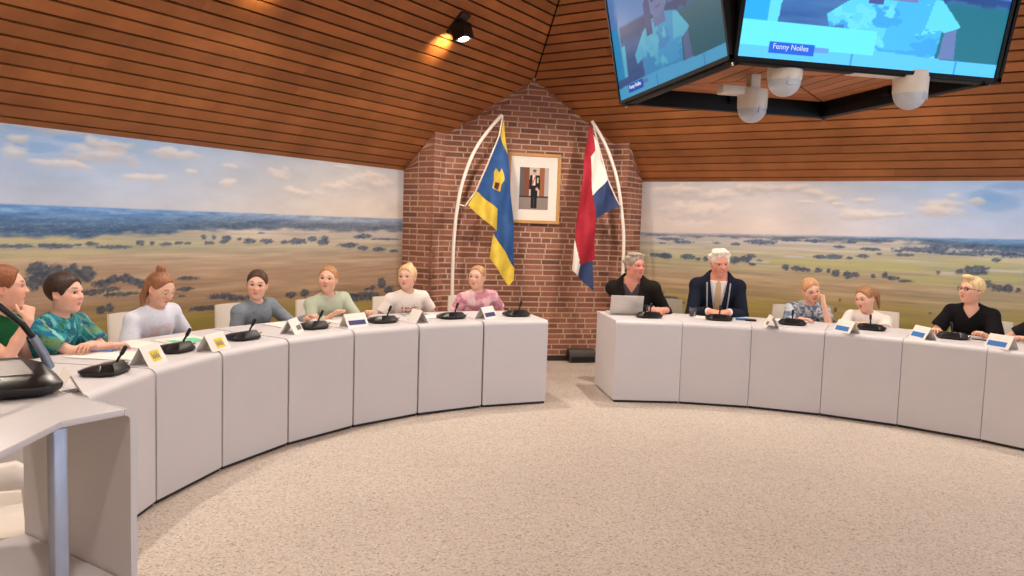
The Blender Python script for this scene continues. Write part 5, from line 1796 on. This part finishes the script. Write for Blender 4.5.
            if st == 'halfup' or st == 'long':
                zl = hair.get('length', -.75)
                for sx in (-1, 1):
                    for px, py, rr in ((.31, -.24, .06), (.27, -.33, .09), (.15, -.40, .10)):
                        F.cap(hd(sx * px, py, .12), hd(sx * px * 1.02, py - .02, zl * .5), rr * H, rr * .95 * H, k=.02); F.cap(hd(sx * px * 1.02, py - .02, zl * .5), hd(sx * px * 1.05, py + .06, zl), rr * .95 * H, .04 * H, k=.02)
                    if hair.get('front'):
                        F.cap(hd(sx * .34, .02, .1), hd(sx * .36, .10, -.35), .05 * H, .06 * H, k=.012); F.cap(hd(sx * .36, .10, -.35), hd(sx * .30, .16, zl * .9), .06 * H, .03 * H, k=.012)
        V, Q = F.mesh(.005)
        c0 = np.array(lin(hair['col'])); c1 = np.array(lin(hair.get('col2', hair['col'])))
        q = ((V - Hc) @ RH) / H
        k = fbm(q[:, 0] * 9 + 30, q[:, 2] * 2 + q[:, 1] * 2.5 + 30, 301)[:, None]
        raw_mesh('hair', V, Q, M['hair'], root, c0 * (1 - k) + c1 * k)
    if glasses:
        mb = MB()
        for sx in (-1, 1):
            mb.tube([hd(sx * .155 + .105 * math.cos(q_), .43 - .03 * abs(math.cos(q_)), .03 + .075 * math.sin(q_)) for q_ in np.linspace(0, 2 * PI, 17)], .0024, 6)
            mb.tube([hd(sx * .26, .40, .045), hd(sx * .345, .25, .05), hd(sx * .375, -.02, .045)], .0024, 6)
        mb.tube([hd(-.05, .43, .05), hd(0, .44, .06), hd(.05, .43, .05)], .0024, 6)
        g = mb.build('glasses', M['lamp_black'], root, smooth=True)
    if extra:
        extra(root, hd, tp, arms, put, torso, dict(X=X, Fw=Fw, up=up, P0=P0, TL=TL_, N=N, H=H, RH=RH, s=s))
    return root

def rest(x, y, z=.752, **k):
    return dict(w=(x, y, z), **k)

# -- painters for printed shirts
def letter_print(V, loc, cc, c=(206, 112, 100), u0=.68, u1=.84, w=.085):
    x, f, u = loc[:, 0], loc[:, 1], loc[:, 2]
    m = (f > .03) & (np.abs(x) < w) & (u > u0) & (u < u1)
    n = noise2(x * 95 + 50, u * 16 + 9, 7)
    row = (np.sin((u - u0) / (u1 - u0) * PI * 4) > -.2)
    k = m & (n > .45) & row
    cc[k] = lin(c)
def floral(V, loc, cc):
    n1 = fbm(V[:, 0] * 30 + V[:, 1] * 17, V[:, 2] * 30, 11); n2 = fbm(V[:, 0] * 42 + 9, V[:, 2] * 40 + V[:, 1] * 30, 19)
    x = loc[:, 0]
    side = np.abs(x) > .10
    cc[n1 > .52] = lin((60, 158, 160)); cc[n1 < .42] = lin((36, 104, 150))
    cc[(n2 > .60)] = lin((62, 120, 96))
    cc[side & (n2 < .42)] = lin((70, 84, 72)); cc[side & (n1 > .62)] = lin((110, 140, 92)); cc[(n2 < .33)] = lin((120, 190, 186))
def speckle(V, loc, cc):
    n = fbm(V[:, 0] * 44 + V[:, 1] * 40, V[:, 2] * 48, 23)
    cc[n > .54] = lin((190, 196, 202)); cc[n < .42] = lin((92, 104, 120))
def soft_print(V, loc, cc):
    x, f, u = loc[:, 0], loc[:, 1], loc[:, 2]
    n = fbm(x * 20 + 9, u * 8 + 4, 29)
    m = (f > .02) & (np.abs(x - .01) < .08) & (u > .62) & (u < .84) & (n > .45)
    cc[m] = cc[m] * .5 + .5 * lin((228, 196, 190))
    m = (f > .02) & (x > -.10) & (x < -.02) & (u > .58) & (u < .76) & (n < .5)
    cc[m] = lin((190, 206, 232))
def pink_print(V, loc, cc):
    x, f, u = loc[:, 0], loc[:, 1], loc[:, 2]
    n = fbm(x * 14 + 9, u * 9 + 4, 33)
    cc[(n > .56)] = lin((236, 196, 200)); cc[(n < .40)] = lin((196, 134, 146))
    sh = (x > .05) & (x < .12) & (u > .80)
    cc[sh] = cc[sh] * .45 + .55 * lin((240, 222, 214))

def melange(V, loc, cc):
    n = fbm(V[:, 0] * 60 + V[:, 1] * 50, V[:, 2] * 70, 53)
    cc[:] = cc * (0.75 + .5 * n)[:, None]

def necklace(root, hd, tp, arms, put, torso, k):
    mb = MB()
    pts = [tp(.055 * math.sin(q), .062 + .02 * math.cos(q) * 0 + .012 * (1 - abs(math.sin(q))), .97 - .13 * math.cos(q / 2) ** 4) for q in np.linspace(-1.5, 1.5, 13)]
    mb.tube(pts, .0022, 6)
    n_ = mb.build('necklace', M['lamp_black'], root, smooth=True)

# left side, from the brick pier towards the camera
SIDE_R = dict(w=(.12, .27, .60), pole=(.55, -.5, -.6)); SIDE_L = dict(w=(-.12, .27, .60), pole=(-.55, -.5, -.6))
def near(x, y=.42, z=.752, sx=1, **k):
    return dict(w=(x, y, z), pole=(.45 * sx, -.35, -.8), **k)
person('girl in a pink t-shirt looking left, nearest the brick pier on the left', -10.8, (-.81, 3.917, 1.030), -24, 2, 2,
       armR=dict(w=(.15, .27, .60), pole=(.8, -.5, -.6)), armL=dict(w=(-.15, .27, .60), pole=(-.8, -.5, -.6)), rh=4.2,
       top=dict(kind='tee', col=(226, 172, 180), paint=pink_print, name='t_shirt', crew=1), hair=dict(style='ponytail', col=(158, 116, 82), col2=(200, 156, 114), line=.42, thick=.03), extra=necklace)
person('blond child in a white t-shirt with red lettering', -21.0, (-1.48, 3.716, 1.035), -22, 3, -2,
       armR=dict(w=(.16, .27, .60), pole=(.9, -.5, -.6)), armL=dict(w=(-.16, .27, .60), pole=(-.9, -.5, -.6)), sw=.155, rh=4.2,
       top=dict(kind='tee', col=(238, 228, 218), paint=letter_print, name='t_shirt'), hair=dict(style='bun', col=(206, 160, 112), col2=(236, 200, 152), line=.38, thick=.055, bun=(.02, -.34, .52), bunr=.14, brow=(176, 130, 90)))
person('girl in a pale green sweater looking up', -31.5, (-2.162, 3.366, 1.032), -14, 4, 3,
       armR=near(.17, .40), armL=near(-.15, .43, sx=-1), rh=4.2,
       top=dict(kind='sweater', col=(186, 194, 172), sleeve=1.75, e=.014, name='sweater', crew=1), hair=dict(style='ponytail', col=(158, 106, 66), col2=(196, 146, 96), line=.40, thick=.035))
person('girl in a grey sweater with dark hair tied back', -41.2, (-2.684, 2.966, 1.012), -6, -4, 5,
       armR=dict(w=(.10, .29, .64), pole=(.7, -.5, -.6)), armL=near(-.24, .43, sx=-1), twist=6, rh=4.2,
       top=dict(kind='sweater', col=(126, 136, 144), sleeve=1.8, paint=melange, e=.013, name='sweater', crew=1), hair=dict(style='ponytail', col=(58, 36, 26), col2=(86, 56, 38), line=.38, thick=.035, eye=(60, 44, 36)))
person('girl in a white t-shirt with a hair bun reading her papers', -53.2, (-3.238, 2.348, 1.026), 46, -24, -4, H=.214, rh=4.2,
       armR=dict(w=(.14, .28, .64), pole=(.7, -.5, -.6)), armL=dict(w=(-.14, .27, .64), pole=(-.7, -.5, -.6)),
       top=dict(kind='tee', col=(222, 226, 238), paint=soft_print, sleeve=.85, name='t_shirt', e=.018), lookdown=True,
       hair=dict(style='halfup', col=(118, 74, 50), col2=(186, 130, 90), line=.42, thick=.03, bun=(0, -.22, .60), bunr=.155, length=-.78))
person('boy in a teal patterned shirt with crossed arms', -64.8, (-3.613, 1.69, 1.052), 56, 2, 0, H=.222, sw=.165, girth=1.12, rh=4.2,
       armR=dict(w=(-.04, .47, .757), pole=(.6, .2, -.6), d=(-1, .28, 0), n=(0, 0, -1)), armL=dict(w=(.05, .42, .775), pole=(-.6, .3, -.6), d=(1, .2, 0), n=(0, 0, -1)),
       top=dict(kind='tee', col=(52, 142, 160), paint=floral, sleeve=.78, e=.016, name='shirt', crew=1), skin=(232, 182, 160),
       hair=dict(style='short', col=(44, 30, 24), col2=(70, 48, 36), line=.36, thick=.06, eye=(70, 60, 50)))
person('girl in a dark green shirt resting her chin on her fist, at the left edge', -71.5, (-3.785, 1.322, 1.112), 84, 3, 0, H=.225, rh=4.15,
       armR=dict(w=(.035, .335, .955), pole=(.25, .1, -1.0), d=(-.35, -.25, .8), n=(-.3, -1, .1), curl=(1.4, 1.5, 1.0)), armL=dict(w=(-.14, .26, .62), pole=(-.7, -.5, -.6)),
       top=dict(kind='tee', col=(18, 82, 46), sleeve=.25, name='shirt', e=.014), skin=(226, 172, 148),
       hair=dict(style='ponytail', col=(112, 62, 36), col2=(160, 96, 56), line=.42, thick=.045))
# right side, from the brick pier towards the right edge
person('grey-haired man in a black jacket behind the laptop', 12.0, (.761, 3.927, 1.165), 42, 2, 3, adult=True, twist=-16, H=.235,
       armR=dict(w=(-.06, .46, .772), pole=(.5, -.4, -.8), d=(-.8, .6, -.1), n=(-.2, -.1, -1), curl=(.5, .8, .5)), armL=dict(w=(-.22, .44, .765), pole=(-.5, -.4, -.8), d=(.75, .55, .05), n=(.2, -.2, -1), curl=(.5, .7, .5)),
       top=dict(kind='jacket', col=(34, 29, 27), shirt=(84, 78, 84), lapel=(40, 35, 33), open=True, vw=.07), skin=(216, 146, 126), trousers=(40, 40, 46),
       hair=dict(style='short', wavy=True, col=(128, 112, 98), col2=(190, 174, 156), line=.39, thick=.055, eye=(80, 80, 84)))
person('smiling white-haired man in a navy suit with a chain and beige tie', 22.6, (1.544, 3.69, 1.222), 16, -8, -4, adult=True, smile=True, H=.24,
       armR=dict(w=(.085, .47, .775), pole=(.6, -.4, -.8), d=(-.75, .6, -.1), n=(-.2, -.2, -1), curl=(.5, .8, .5)), armL=dict(w=(-.085, .47, .775), pole=(-.6, -.4, -.8), d=(.75, .6, -.1), n=(.2, -.2, -1), curl=(.5, .8, .5)),
       top=dict(kind='jacket', col=(27, 33, 48), shirt=(238, 230, 222), lapel=(31, 37, 54), tie=(198, 172, 136), chain=True, vw=.070), skin=(222, 154, 130), trousers=(30, 36, 52),
       hair=dict(style='short', wavy=True, col=(214, 198, 182), col2=(244, 234, 220), line=.41, thick=.05, brow=(200, 180, 160)))
person('child in a grey patterned top leaning the cheek on one hand', 34.0, (2.285, 3.29, 1.008), 26, -14, -14, twist=12, rh=4.2,
       armR=dict(w=(.02, .45, .755), pole=(.5, -.2, -.8), d=(-1, .25, 0)), armL=dict(w=(-.172, .325, .90), pole=(-.35, .5, -1), d=(.15, -.2, .9), n=(.9, -.3, -.1), curl=(.8, 1.0, .7)),
       top=dict(kind='tee', col=(142, 152, 166), paint=speckle, sleeve=.78, name='top', e=.016), hair=dict(style='ponytail', col=(176, 126, 84), col2=(220, 174, 126), line=.38, thick=.045))
person('girl in a white t-shirt looking left with hair tied back', 41.8, (2.651, 2.995, .962), -38, -12, -5, rh=4.2,
       armR=near(.14, .44, d=(-.8, .6, 0)), armL=dict(w=(-.02, .46, .758), pole=(-.6, .0, -.5), d=(1, .15, 0), n=(0, 0, -1)), twist=-8,
       top=dict(kind='tee', col=(236, 228, 220), name='t_shirt', e=.014), hair=dict(style='ponytail', side=-.4, col=(122, 80, 54), col2=(186, 136, 94), line=.40, thick=.04))
person('blond boy in a black polo shirt with glasses', 53.3, (3.215, 2.38, 1.100), -44, 6, 2, sw=.152, H=.222, girth=1.02, rh=4.2,
       armR=dict(w=(.19, .42, .752), pole=(.5, -.5, -.7)), armL=dict(w=(-.17, .42, .752), pole=(-.4, -.5, -.7)),
       top=dict(kind='polo', col=(22, 20, 22), sleeve=.75, e=.018, name='polo_shirt', vdeep=.12), glasses=True, skin=(230, 178, 152),
       hair=dict(style='short', quiff=True, col=(206, 170, 118), col2=(240, 214, 164), line=.36, thick=.055, brow=(170, 130, 90)))
person('child in a black t-shirt cut off by the right edge', 62.5, (3.47, 1.83, 1.05), -20, 0, 0, rh=4.2,
       armR=dict(w=(.20, .40, .755), pole=(.9, .0, -.6)), armL=near(-.2, .42, sx=-1),
       top=dict(kind='tee', col=(30, 28, 32), name='t_shirt'), hair=dict(style='short', col=(100, 70, 48), col2=(140, 100, 70), line=.34))
